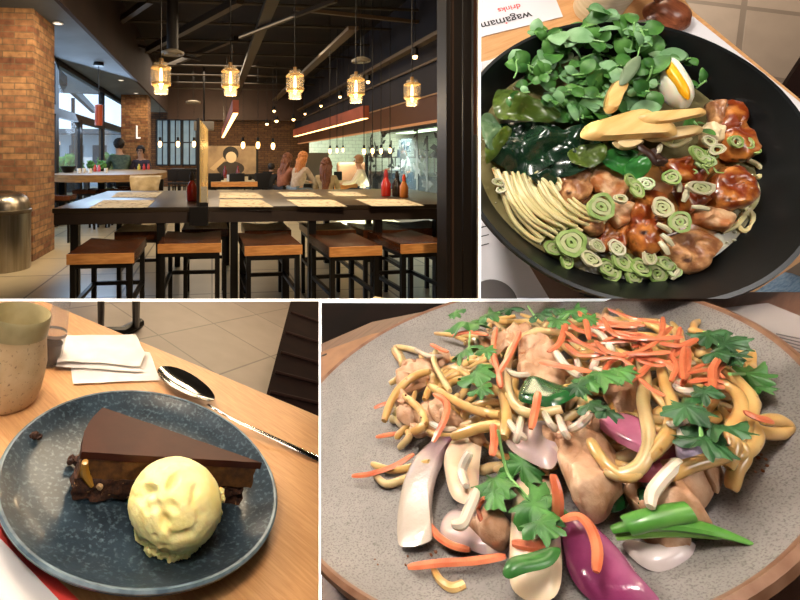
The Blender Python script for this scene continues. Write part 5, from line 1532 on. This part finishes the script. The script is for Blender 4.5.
T = Thing('paper_menu', 'grey white printed sheet at the far right corner of the noodle table', 'menu', W_, w(770, 330, 0))
sh = T.part('sheet', prism(BM(), [w(720, 308, .001), w(768, 303, .001), w(860, 340, .001), w(860, 400, .001), w(800, 357, .001)], .0008), mat('grey_paper', '8f8684', .7), smooth=False, world=True)  # sheet in one even grey
for k in range(6):
    T.part('printed_line', prism(BM(), [w(776 + 3 * k, 333 + 3.5 * k, .0014), w(800, 335 + 3.5 * k + 3, .0014), w(800, 336 + 3.5 * k + 3, .0014), w(776 + 3 * k, 334 + 3.5 * k, .0014)], .0002), mat('grey_ink', '5c5656', .6), smooth=False, world=True, parent=sh)

M_stone = mat('speckled_stone_glaze', '7d7875', .6, col2='88827e', scale=35, col3='625d59', scale3=1100, lo3=.5, hi3=.66, bump=.12, bscale=380)
T = Thing('noodle_plate', 'large grey speckled stoneware plate with brown rim, heaped with noodles', 'plate', W_, nc)
pb = T.part('plate_body', lathe(BM(), [(0, .004), (.09, .004), (.118, .006), (.135, .0115), (.1425, .0158), (.1445, .0155), (.1445, .013), (.135, .007), (.11, .001), (.06, 0), (0, 0)], 128, wob=lambda t: 1 + .004 * math.sin(2 * t)), M_stone)
T.part('brown_rim', lathe(BM(), [(.1415, .0155), (.1435, .0168), (.1455, .0155), (.1458, .0125), (.1440, .0125)], 128, wob=lambda t: 1 + .004 * math.sin(2 * t), close=True), mat('burnt_rim', '6a4630', .5, col2='83604a', scale=80), parent=pb)

def hp(x, y):
    a = ((x - 575) / 215) ** 2 + ((y - 395) / 125) ** 2
    return .006 + .026 * max(0, 1 - a) ** .7
r5 = random.Random(21)
M_udon = mat('udon_noodle', 'b98e50', .28, col2='cfaa6c', scale=55, coat=.5, sss=.1, bump=.05, bscale=60, col3='8a5a28', scale3=140, lo3=.64, hi3=.72)
M_udonp = mat('pale_udon', 'cbb182', .28, col2='b99860', scale=40, coat=.5, sss=.1)
GU = 'udon noodles in the heap'
def udon(P, r=.0026, lab=None, m=None, grp=None, dh=.002):
    pts = [w(x, y, hp(x, y) + dh + (e[0] if e else 0)) for x, y, *e in P]
    one('udon_noodle', tube(BM(), pts, r, 10, 5, taper=.35), m or M_udon, W_, lab or 'thick pale udon noodle tangled into the heap on the grey plate', 'noodle', GU if lab is None else grp)
# tangled noodles low in the heap
for k in range(150):
    a = r5.uniform(0, 2 * PI); rr = math.sqrt(r5.random())
    x = 572 + 185 * rr * math.cos(a); y = 390 + 86 * rr * math.sin(a)
    th = r5.uniform(0, 2 * PI); P = [(x, y, -.008)]
    for i in range(4):
        th += r5.uniform(-1.1, 1.1); st = r5.uniform(14, 26)
        x += st * math.cos(th); y += st * .7 * math.sin(th)
        if x < 392: x = 392 + r5.uniform(0, 10)
        if x > 755: x = 755 - r5.uniform(0, 10)
        y = min(max(y, 322), 470)
        P.append((x, y, -.008 + r5.uniform(-.004, .003)))
    udon(P, r=r5.uniform(.0018, .0025), m=M_udon if k % 3 else M_udonp)
main = [
 ([(430, 371), (415, 376), (400, 388), (390, 404), (384, 421)], 'udon noodle curving down the left edge of the heap'),
 ([(436, 350), (434, 362), (442, 378), (450, 391)], 'short translucent noodle under the left coriander leaf'),
 ([(430, 386), (453, 400), (478, 411), (500, 415)], 'noodle running right from the bent carrot strip'),
 ([(572, 336), (548, 331), (528, 335), (512, 350), (507, 368), (508, 390), (517, 407), (534, 414), (562, 409)], 'long looping noodle around the dark green spring onion'),
 ([(500, 378), (504, 400), (507, 420), (504, 437)], 'short upright speckled noodle beside the big onion slice'),
 ([(452, 437), (472, 430), (490, 426), (502, 426)], 'cut golden noodle end above the white onion leaf'),
 ([(632, 338), (640, 357), (645, 378), (643, 402), (648, 428), (648, 450), (638, 468), (618, 475), (604, 470)], 'long noodle hanging down beside the purple onion'),
 ([(660, 362), (666, 387), (673, 408), (669, 432), (655, 450), (640, 462)], 'second long noodle hanging right of the purple onion'),
 ([(692, 377), (714, 382), (734, 391), (742, 410), (732, 430), (734, 447), (728, 468)], 'noodle bending over the right side of the heap'),
 ([(744, 421), (762, 432), (779, 433), (787, 426), (778, 420), (762, 420)], 'noodle looping out at the far right of the heap'),
 ([(694, 353), (710, 357), (724, 369), (741, 385), (752, 400), (748, 420), (738, 440)], 'noodle arching from the carrots to the right edge'),
 ([(737, 440), (744, 455), (736, 470), (731, 490)], 'noodle end pointing down with a brown tip at the right'),
 ([(742, 412), (756, 432), (750, 448), (734, 458)], 'curled noodle low at the right edge of the heap'),
 ([(668, 478), (684, 468), (702, 462), (722, 456), (732, 450)], 'noodle lying above the right chicken piece'),
 ([(590, 440), (604, 462), (622, 476), (640, 470)], 'noodle curving under the pink onion'),
 ([(560, 342), (580, 356), (596, 350), (618, 352), (634, 362)], 'noodle at the back under the carrot shreds'),
 ([(690, 330), (704, 336), (706, 346), (694, 350)], 'short noodle end by the dark coriander'),
 ([(374, 474), (386, 484), (402, 480), (424, 472)], 'pale noodle lying at the lower left of the heap'),
 ([(372, 464), (390, 470), (410, 468), (430, 462)], 'noodle crossing under the carrot tip at the left'),
 ([(404, 396), (420, 410), (424, 425), (412, 432)], 'short noodle folded at the left of the heap'),
 ([(462, 372), (480, 384), (500, 392), (512, 402)], 'noodle passing under the lower coriander leaf'),
 ([(596, 336), (612, 344), (616, 360), (604, 372), (590, 380)], 'pale noodle behind the pointed coriander leaf'),
]
for k, (P, lab) in enumerate(main):
    udon(P, r=.0026 if k not in (1, 17, 18) else .0021, lab=lab, m=M_udonp if k in (1, 3, 6, 17, 21) else M_udon, dh=.005 if k not in (17, 18) else .001)
one('bean_sprout', tube(BM(), [w(433, 567, .007), w(440, 580, .008), (w(452, 588, .008)), w(464, 584, .007)], [.0014, .0018, .002, .0016], 8, 6), M_udon, W_, 'small curled noodle end below the long carrot strip', 'noodle')

# onions, chicken
def lmp(P, h, th, m, nm, lab, cat, grp=None, **k):
    bm = pillow(BM(), [w(x, y, h) for x, y in P], th, **k)
    return one(nm, bm, m, W_, lab, cat, grp, smooth=55)
def gradmat(name, c1, c2, c3=None, rough=.25, axis=0, lo=-.01, hi=.01, coat=.5, mix=.4):
    """colour runs along the object's own axis, broken up by noise"""
    if name in MATS: return MATS[name]
    m = bpy.data.materials.new(name); m.use_nodes = True
    N, L = m.node_tree.nodes, m.node_tree.links
    b = N['Principled BSDF']; tc = N.new('ShaderNodeTexCoord'); sp = N.new('ShaderNodeSeparateXYZ')
    L.new(tc.outputs['Object'], sp.inputs[0])
    n = N.new('ShaderNodeTexNoise'); n.inputs['Scale'].default_value = 60; n.inputs['Detail'].default_value = 5
    L.new(tc.outputs['Object'], n.inputs['Vector'])
    mr = N.new('ShaderNodeMapRange'); mr.inputs[1].default_value = lo; mr.inputs[2].default_value = hi
    L.new(sp.outputs[axis], mr.inputs[0])
    ad = N.new('ShaderNodeMath'); ad.operation = 'MULTIPLY_ADD'; ad.inputs[1].default_value = mix; 
    L.new(n.outputs[0], ad.inputs[0]); L.new(mr.outputs[0], ad.inputs[2])
    r = N.new('ShaderNodeValToRGB'); r.color_ramp.elements[0].position = .2; r.color_ramp.elements[1].position = 1.1 if False else 1.0
    r.color_ramp.elements[0].color = lin(c1); r.color_ramp.elements[1].color = lin(c2)
    if c3:
        e = r.color_ramp.elements.new(.6); e.color = lin(c3)
    L.new(ad.outputs[0], r.inputs[0]); L.new(r.outputs[0], b.inputs['Base Color'])
    b.inputs['Roughness'].default_value = rough; b.inputs['Coat Weight'].default_value = coat
    bp = N.new('ShaderNodeBump'); bp.inputs['Strength'].default_value = .25; bp.inputs['Distance'].default_value = .001
    n2 = N.new('ShaderNodeTexNoise'); n2.inputs['Scale'].default_value = 400; L.new(tc.outputs['Object'], n2.inputs['Vector'])
    L.new(n2.outputs[0], bp.inputs['Height']); L.new(bp.outputs[0], b.inputs['Normal'])
    MATS[name] = m
    return m
M_on1 = gradmat('white_onion', 'ad9f92', '6b3a5a', 'ab9893', lo=-.016, hi=.03)
M_on2 = mat('translucent_onion', 'c2aaa0', .25, col2='a58f94', scale=45, coat=.3, sss=.1, col3='cdbca6', scale3=60)
M_on3 = gradmat('purple_onion', '6b2548', 'a86a86', '7d3158', lo=-.02, hi=.03, rough=.2, coat=.5)
M_on4 = mat('pink_onion', 'a0506e', .22, col2='b8758c', scale=50, coat=.5)
M_on5 = mat('cream_onion', 'd2bb9c', .3, col2='bda38a', scale=50, coat=.25, sss=.1, col3='a8808a', scale3=45, lo3=.62, hi3=.7)
lmp([(396, 538), (394, 515), (399, 492), (410, 468), (428, 448), (448, 434), (464, 427), (462, 436), (452, 452), (444, 470), (434, 492), (430, 515), (431, 536), (420, 542), (406, 542)], .012, .003, M_on1, 'onion_slice', 'tall white onion leaf with purple upper end at the left', 'onion', wave=.006, wf=25, rings=8, pw=4)
lmp([(505, 436), (520, 421), (543, 417), (562, 424), (562, 444), (552, 468), (532, 464), (512, 452)], .026, .004, M_on2, 'onion_slice', 'large translucent onion slice in the middle of the plate', 'onion', wave=.006, wf=30, rings=7, pw=4)
lmp([(446, 460), (458, 444), (472, 440), (484, 448), (482, 470), (478, 494), (468, 506), (454, 500), (447, 482)], .018, .003, M_on5, 'onion_slice', 'cream onion slice left of the middle coriander sprig', 'onion', wave=.006, wf=30, rings=7, pw=4)
lmp([(440, 528), (450, 512), (470, 514), (492, 520), (509, 532), (504, 550), (484, 554), (462, 549), (446, 542)], .008, .004, M_on2, 'onion_slice', 'grey pink onion slice lying flat below the coriander', 'onion', wave=.004, wf=30, rings=7, pw=5)
lmp([(508, 578), (509, 545), (514, 512), (520, 484), (532, 470), (548, 472), (556, 496), (561, 530), (562, 566), (556, 590), (538, 597), (520, 592)], .014, .004, M_on5, 'onion_slice', 'long cream onion piece standing at the bottom centre', 'onion', wave=.005, wf=25, rings=8, pw=4)
lmp([(561, 530), (566, 517), (578, 518), (598, 530), (620, 550), (640, 576), (660, 604), (620, 606), (590, 598), (570, 575), (562, 552)], .012, .006, M_on3, 'onion_slice', 'glossy deep purple onion petal at the bottom of the plate', 'onion', rings=8, pw=2.6, wave=.002, wf=30)
lmp([(596, 421), (612, 415), (630, 416), (648, 424), (662, 438), (662, 452), (646, 456), (624, 446), (606, 434)], .030, .004, M_on4, 'onion_slice', 'pink purple onion slice between the hanging noodles', 'onion', rings=7, pw=3, wave=.002)
lmp([(625, 478), (646, 470), (664, 462), (676, 446), (682, 460), (670, 476), (650, 483)], .020, .005, M_on4, 'onion_slice', 'pink onion slice under the loop of noodle', 'onion', rings=6, pw=3, wave=.003)
lmp([(676, 436), (690, 430), (702, 440), (704, 460), (690, 470), (676, 458)], .024, .004, mat('lilac_onion', 'a598a8', .25, col2='8f8298', scale=50, coat=.4), 'onion_slice', 'lilac grey onion slice right of the hanging noodles', 'onion', rings=6, pw=3, wave=.004)
lmp([(622, 544), (640, 548), (664, 550), (694, 543), (690, 558), (672, 570), (652, 571), (634, 560)], .007, .004, mat('white_crescent', 'cbbfb8', .25, col2='b8a8a8', scale=40, coat=.4), 'onion_slice', 'white onion crescent under the green bean', 'onion', rings=7, pw=2.4)
M_ckn = mat('cooked_chicken', 'a87a58', .5, col2='c9a688', scale=90, lo=.35, hi=.65, coat=.1, bump=.7, bscale=260, col3='8a5228', scale3=70, lo3=.58, hi3=.68)
ck = [([(562, 438), (574, 430), (590, 434), (606, 444), (618, 460), (620, 478), (610, 492), (606, 512), (594, 518), (580, 506), (568, 486), (560, 462)], .022, .016, 'large torn chicken piece right of centre'),
 ([(654, 508), (660, 486), (676, 472), (692, 462), (706, 474), (709, 496), (704, 520), (690, 526), (668, 524)], .014, .015, 'pale chicken piece above the green bean at the right'),
 ([(516, 368), (520, 348), (534, 336), (552, 342), (562, 362), (566, 384), (548, 392), (528, 386)], .030, .010, 'pale chicken piece inside the noodle loop'),
 ([(470, 520), (484, 514), (502, 518), (512, 530), (504, 541), (486, 541), (473, 533)], .012, .009, 'small browned chicken piece on the flat onion slice'),
 ([(640, 534), (664, 528), (690, 530), (688, 542), (666, 548), (644, 546)], .010, .008, 'flaky chicken piece behind the white onion crescent'),
 ([(396, 372), (416, 362), (434, 366), (430, 384), (412, 392), (398, 388)], .016, .008, 'torn chicken shred at the left edge of the heap'),
 ([(408, 410), (430, 404), (450, 412), (456, 424), (438, 430), (418, 426)], .016, .008, 'chicken shred under the bent carrot strip'),
 ([(606, 372), (626, 362), (640, 376), (636, 404), (620, 414), (606, 398)], .026, .010, 'chicken piece behind the pointed coriander leaf'),
 ([(628, 500), (646, 490), (656, 504), (650, 522), (634, 520)], .012, .009, 'small chicken piece left of the bean sprout'),
 ([(494, 340), (512, 330), (530, 326), (528, 340), (510, 352), (498, 352)], .030, .007, 'chicken shred by the upper carrot sticks'),
 ([(596, 326), (616, 322), (634, 330), (624, 344), (604, 342)], .030, .008, 'chicken piece under the carrot shreds at the top'),
 ([(690, 470), (712, 462), (724, 470), (716, 486), (698, 486)], .014, .008, 'sauce-browned chicken piece beside the right noodle end')]
for k, (P, h, th, lab) in enumerate(ck):
    lmp(P, h, th * .6, M_ckn, 'chicken_piece', lab, 'chicken', 'chicken pieces in the noodle dish', amp=.0046, fr=110, rings=10, pw=6, base=.7, seed=k + 40, lat=.9)

# carrots
M_car = mat('carrot', 'b85a38', .4, col2='cc7650', scale=90, coat=.3, sss=.1)
def carrot(P, lab=None, wd=.0024, dh=.010, gh=None):
    pts = [w(x, y, (hp(x, y) if gh is None else gh) + dh) for x, y in P]
    bm = tube(BM(), pts, wd, 6, 5, flat=.55, taper=.45)
    one('carrot_strip', bm, M_car, W_, lab or 'thin orange carrot shred heaped on top of the noodles', 'carrot', 'carrot shreds on top of the heap' if lab is None else None)
cl = [([(376, 437), (400, 433), (436, 428)], 'straight carrot strip pointing out at the left'), ([(434, 394), (446, 402), (445, 418), (433, 442)], 'bent carrot strip at the left of the heap'),
 ([(496, 328), (493, 350), (498, 372), (501, 388)], 'upright carrot strip left of the noodle loop'), ([(520, 332), (511, 352), (497, 376)], 'slanting carrot strip beside the upright strip'),
 ([(431, 344), (440, 349), (448, 352)], 'short carrot bit above the left noodles'), ([(352, 476), (370, 474), (394, 466), (414, 454)], 'carrot strip with a pointed tip at the far left'),
 ([(538, 392), (536, 406), (531, 429)], 'short carrot strip over the dark green spring onion'), ([(493, 424), (494, 440), (492, 456)], 'short carrot strip above the middle coriander stem'),
 ([(484, 498), (478, 508), (482, 522)], 'carrot bit under the middle coriander leaf'), ([(553, 474), (558, 500), (554, 528), (540, 545), (512, 543)], 'long carrot strip curved around the cream onion piece'),
 ([(562, 520), (578, 516), (590, 527), (597, 548), (596, 572)], 'carrot strip lying over the purple onion petal'), ([(428, 523), (438, 536), (452, 545), (470, 550)], 'curved carrot strip beside the white onion leaf'),
 ([(408, 567), (440, 563), (472, 561), (506, 556)], 'long straight carrot strip on the bare plate'), ([(548, 352), (560, 342), (566, 322)], 'carrot strip leaning at the top behind the loop'),
 ([(452, 336), (468, 332), (488, 335)], 'carrot strip beneath the large left coriander leaf'), ([(540, 362), (560, 366), (592, 372)], 'carrot strip behind the pointed coriander leaf'),
 ([(744, 412), (758, 418), (772, 421)], 'carrot strip at the right end of the heap'), ([(374, 408), (384, 404), (392, 402)], 'tiny carrot bit poking out at the left rim of the heap')]
for P, lab in cl:
    low = P[0][1] > 500 or P[0][0] < 380
    carrot(P, lab, wd=.0021 if 'long' in lab or 'bent' in lab else .0019, dh=.004 if low and P[0][0] < 480 else .012, gh=(.006 if P[0][0] < 480 else .014) if low else None)
for k in range(40):
    x, y = r5.uniform(578, 690), r5.uniform(316, 366)
    if k > 30: x, y = r5.uniform(650, 720), r5.uniform(350, 392)
    a = r5.choice((r5.uniform(-.3, .9), r5.uniform(1.0, 2.6))); L = r5.uniform(20, 38)
    bend = r5.uniform(-.5, .5)
    P = [(x - math.cos(a - bend) * L, y - math.sin(a - bend) * L * .6), (x, y), (x + math.cos(a + bend) * L, y + math.sin(a + bend) * L * .6)]
    P = [(min(max(px_, 566), 724), max(py_, 309)) for px_, py_ in P]
    carrot(P, wd=r5.uniform(.0011, .0017), dh=.009 + .006 * r5.random())

# coriander
M_cor = mat('coriander_leaf', '2a5c26', .5, col2='4a8038', scale=90, bump=.2, bscale=320, coat=.1)
M_cor2 = mat('dark_coriander', '1c3f20', .45, col2='2f5c30', scale=90, bump=.2, bscale=320)
def coriander_leaf(c, r, ang, tx=0.0, ty=0.0, seed=0):
    bm = BM(); n = 72; rows = []
    Mx = Matrix.Translation(c) @ Matrix.Rotation(ang, 4, 'Z') @ Matrix.Rotation(tx, 4, 'X') @ Matrix.Rotation(ty, 4, 'Y')
    def R_(t):
        lob = .62 + .38 * abs(math.cos(1.5 * t)) ** .6
        ser = 1 + .16 * math.cos(10.5 * t) + .06 * math.cos(23 * t + seed)
        cut = 1 - .55 * math.exp(-((abs(t) - PI) / .35) ** 2)
        return r * lob * ser * cut
    c0 = bm.verts.new(Mx @ V((0, 0, 0)))
    for k in range(1, 6):
        s_ = k / 5; row = []
        for j in range(n):
            t = -PI + 2 * PI * j / n
            p = V((math.cos(t), math.sin(t), 0)) * (R_(t) * s_ if k > 2 else R_(t) * s_ * .8 + r * .2 * s_ * .62)
            p.z = .14 * r * math.cos(6 * t) * s_ ** 2 - .25 * r * s_ ** 2 + .2 * r * noise.noise(p * 90 + V((seed, 0, 0)))
            row.append(bm.verts.new(Mx @ p))
        rows.append(row)
    for j in range(n): bm.faces.new((c0, rows[0][j], rows[0][(j + 1) % n]))
    for a, b in zip(rows, rows[1:]):
        for j in range(n): bm.faces.new((a[j], b[j], b[(j + 1) % n], a[(j + 1) % n]))
    return bm
cor = [
 ('large coriander sprig at the upper left of the heap', M_cor, [(500, 312), (484, 318)], [(468, 322, 25, 2.9), (488, 314, 15, 1.0), (455, 312, 12, 2.2)]),
 ('coriander sprig hanging below the large left sprig', M_cor, [(470, 332), (468, 360)], [(464, 350, 17, -2.0), (476, 372, 18, -1.4), (480, 388, 11, -1.5), (486, 350, 10, .5)]),
 ('coriander tuft at the top by the plate edge', M_cor2, [(536, 318), (528, 306)], [(510, 308, 13, 1.5), (540, 314, 12, .5), (556, 309, 10, .2)]),
 ('green coriander leaves at the top left of the carrots', M_cor, [(560, 322), (572, 312)], [(572, 311, 14, .6), (556, 320, 10, -2.6), (588, 318, 9, .3)]),
 ('pointed coriander leaf across the middle top', M_cor, [(588, 386), (604, 376)], [(600, 374, 17, .3), (618, 371, 12, .1), (588, 380, 10, 2.8)]),
 ('dark coriander sprig above the right end of the heap', M_cor2, [(704, 332), (720, 345)], [(708, 334, 13, 2.0), (724, 344, 15, -.6), (716, 352, 11, -1.4), (732, 356, 10, -.3)]),
 ('coriander leaf resting on the plate at the right', M_cor, [(730, 374), (746, 374)], [(746, 373, 16, 0.1), (756, 386, 10, -.9)]),
 ('coriander sprig with a stem on the right noodles', M_cor2, [(702, 444), (700, 412), (704, 388)], [(686, 406, 14, 2.8), (716, 424, 17, .1), (704, 438, 14, -1.6), (704, 392, 9, 1.4)]),
 ('coriander sprig in the middle of the plate', M_cor, [(533, 506), (508, 474), (498, 430)], [(495, 478, 17, 2.9), (522, 464, 15, .5), (494, 492, 12, -2.2)]),
 ('lower coriander leaves on the cream onion piece', M_cor, [(512, 480), (530, 500)], [(534, 504, 17, -1.2), (540, 522, 13, -1.4), (548, 496, 9, .4)]),
 ('small green leaf under the pointed coriander', M_cor2, [(582, 382), (586, 400)], [(578, 386, 9, 2.5), (590, 404, 10, -1.3), (606, 410, 9, -1.0)]),
]
for k, (lab, m, st, lv) in enumerate(cor):
    def HH(x, y): 
        if y > 455: return .024
        if 735 < x: return .016
        return hp(x, y) + .014
    T = Thing('coriander_sprig', lab, 'coriander', W_, w(st[0][0], st[0][1], HH(*st[0])), group='coriander sprigs')
    T.part('stem', tube(BM(), [w(x, y, HH(x, y)) for x, y in st], .0007, 6, 6), M_stem, world=True)
    for j, (x, y, r, a) in enumerate(lv):
        T.part('leaf', coriander_leaf(w(x, y, HH(x, y) + .002), r * .00064, a, r5.uniform(-.3, .3), r5.uniform(-.3, .3), seed=k * 5 + j), m if j % 3 != 2 or m is M_cor2 else M_cor, world=True, smooth=70)

# green vegetables
M_dg = mat('dark_green_onion', '123f1c', .25, col2='1f5a2a', scale=60, coat=.4)
M_bg = mat('bright_green_bean', '3f7a2a', .4, col2='588f3a', scale=60, coat=.3)
lmp([(519, 400), (528, 378), (548, 380), (576, 390), (572, 400), (556, 410), (536, 407)], .036, .003, M_dg, 'spring_onion', 'dark green spring onion piece crossed by a carrot strip', 'spring onion', rings=6, pw=4, wave=.003)
lmp([(603, 488), (616, 484), (628, 494), (626, 508), (612, 514), (604, 502)], .012, .006, M_dg, 'spring_onion', 'dark green curl right of the large chicken piece', 'spring onion', rings=6, wave=.004)
lmp([(638, 494), (650, 492), (652, 508), (640, 512)], .014, .004, M_dg, 'spring_onion', 'small dark green bit left of the bean sprout', 'spring onion')
lmp([(505, 579), (512, 566), (528, 556), (546, 548), (560, 547), (552, 562), (534, 574), (514, 584)], .024, .0025, M_cor2 if False else mat('basil_leaf', '2a5c26', .4, col2='3f7a34', scale=70, coat=.2, bump=.2, bscale=200), 'herb_leaf', 'folded green leaf lying on the cream onion piece', 'leaf', rings=7, wave=.004, wf=50)
one('green_bean', tube(BM(), [w(626, 526, .020), w(650, 519, .021), w(690, 511, .020)], .0038, 12, 5, flat=.8, taper=.1), M_bg, W_, 'thick bright green spring onion stalk above the thin bean', 'stalk')
one('green_bean', tube(BM(), [w(612, 530, .018), w(640, 524, .020), w(676, 524, .018), (w(714, 531, .014)), w(753, 544, .010)], [.0015, .0028, .0030, .0026, .0008], 10, 6, flat=.7), M_bg, W_, 'long thin green bean tapering to the right', 'bean')
one('green_bean', tube(BM(), [w(616, 538, .015), w(640, 533, .016), w(680, 532, .014), w(720, 537, .011)], [.001, .002, .002, .001], 8, 6, flat=.7), mat('pale_green', '7fb252', .35, coat=.3), W_, 'pale inner strip lying under the thin green bean', 'bean')
M_spr = mat('bean_sprout', 'cfc0ae', .2, coat=.4, sss=.2)
for P, lab in ((((650, 507), (652, 494), (662, 480), (676, 466), (682, 462)), 'curved translucent bean sprout on the right chicken piece'), (((452, 524), (462, 524), (468, 512), (474, 498), (476, 490)), 'bean sprout hooked below the cream onion slice'),
               (((556, 352), (566, 366), (580, 376)), 'bean sprout behind the noodle loop'), (((590, 330), (604, 338), (612, 352)), 'bean sprout among the upper carrot shreds'), (((470, 452), (462, 470), (466, 486)), 'bean sprout on the cream onion slice')):
    one('bean_sprout', tube(BM(), [w(x, y, (hp(x, y) if y < 460 else .016) + .010) for x, y in P], .0022, 8, 6, taper=.4), M_spr, W_, lab, 'bean sprout')
for k in range(16):
    x, y = r5.uniform(410, 720), r5.uniform(330, 440); a = r5.uniform(0, PI); L = r5.uniform(10, 18)
    one('bean_sprout', tube(BM(), [w(x - math.cos(a) * L, y - math.sin(a) * L * .7, hp(x, y) + .004), w(x, y + 3, hp(x, y) + .008), w(x + math.cos(a) * L, y + math.sin(a) * L * .7, hp(x, y) + .004)], .0017, 8, 6, taper=.4), M_spr, W_, 'pale bean sprout threaded through the noodle heap', 'bean sprout', 'bean sprouts in the heap')
for k in range(14):
    x, y = r5.uniform(400, 600), r5.uniform(325, 440); r_ = r5.uniform(8, 14); a0 = r5.uniform(0, 6)
    P = [(x + r_ * math.cos(a0 + t * 2 * PI / 5) * r5.uniform(.7, 1.2), y + r_ * .7 * math.sin(a0 + t * 2 * PI / 5) * r5.uniform(.7, 1.2)) for t in range(5)]
    lmp(P, hp(x, y) - .002, .005, M_ckn, 'chicken_piece', 'small chicken shred buried among the noodles', 'chicken', 'small chicken shreds in the heap', amp=.004, fr=130, rings=6, pw=4, seed=k)
for k in range(26):
    x, y = r5.choice(((370 + r5.uniform(-8, 30), 570 + r5.uniform(-12, 12)), (425 + r5.uniform(-20, 20), 555 + r5.uniform(-10, 10)), (760 + r5.uniform(-20, 10), 460 + r5.uniform(-12, 12)), (r5.uniform(380, 760), r5.uniform(350, 480))))
    one('spice_speck', blob(BM(), w(x, y, .0075 if y > 440 else hp(x, y) + .009), r5.uniform(.0004, .0009), 1, .4, seed=k), mat('brown_speck', '6a3a18', .6), W_, 'tiny brown spice speck on the noodle dish', 'speck', 'spice specks')

light('AREA', (-.20, .24, .42), 1.15, (1, .92, .82), .05, (nc.x + .03, nc.y, 0), W_)
light('AREA', (.2, -.2, .5), .15, (1, .93, .88), .3, nc, W_)
# ---------------------------------------------------------------- camera
cam = bpy.data.cameras.new('camera')
cam.sensor_width = 36
cam.lens = FPX * 36 / 800
cam.shift_x = (400 - PX0) / 800
cam.shift_y = -(300 - PY0) / 800
cam.clip_start = .01
cam.clip_end = 200
co = bpy.data.objects.new('camera', cam)
COL.objects.link(co)
co.location = CAM
co.rotation_euler = (PI / 2, 0, 0)
sc = bpy.context.scene
sc.camera = co
sc.view_settings.view_transform = 'Standard'
sc.view_settings.look = 'None'
sc.view_settings.exposure = 0
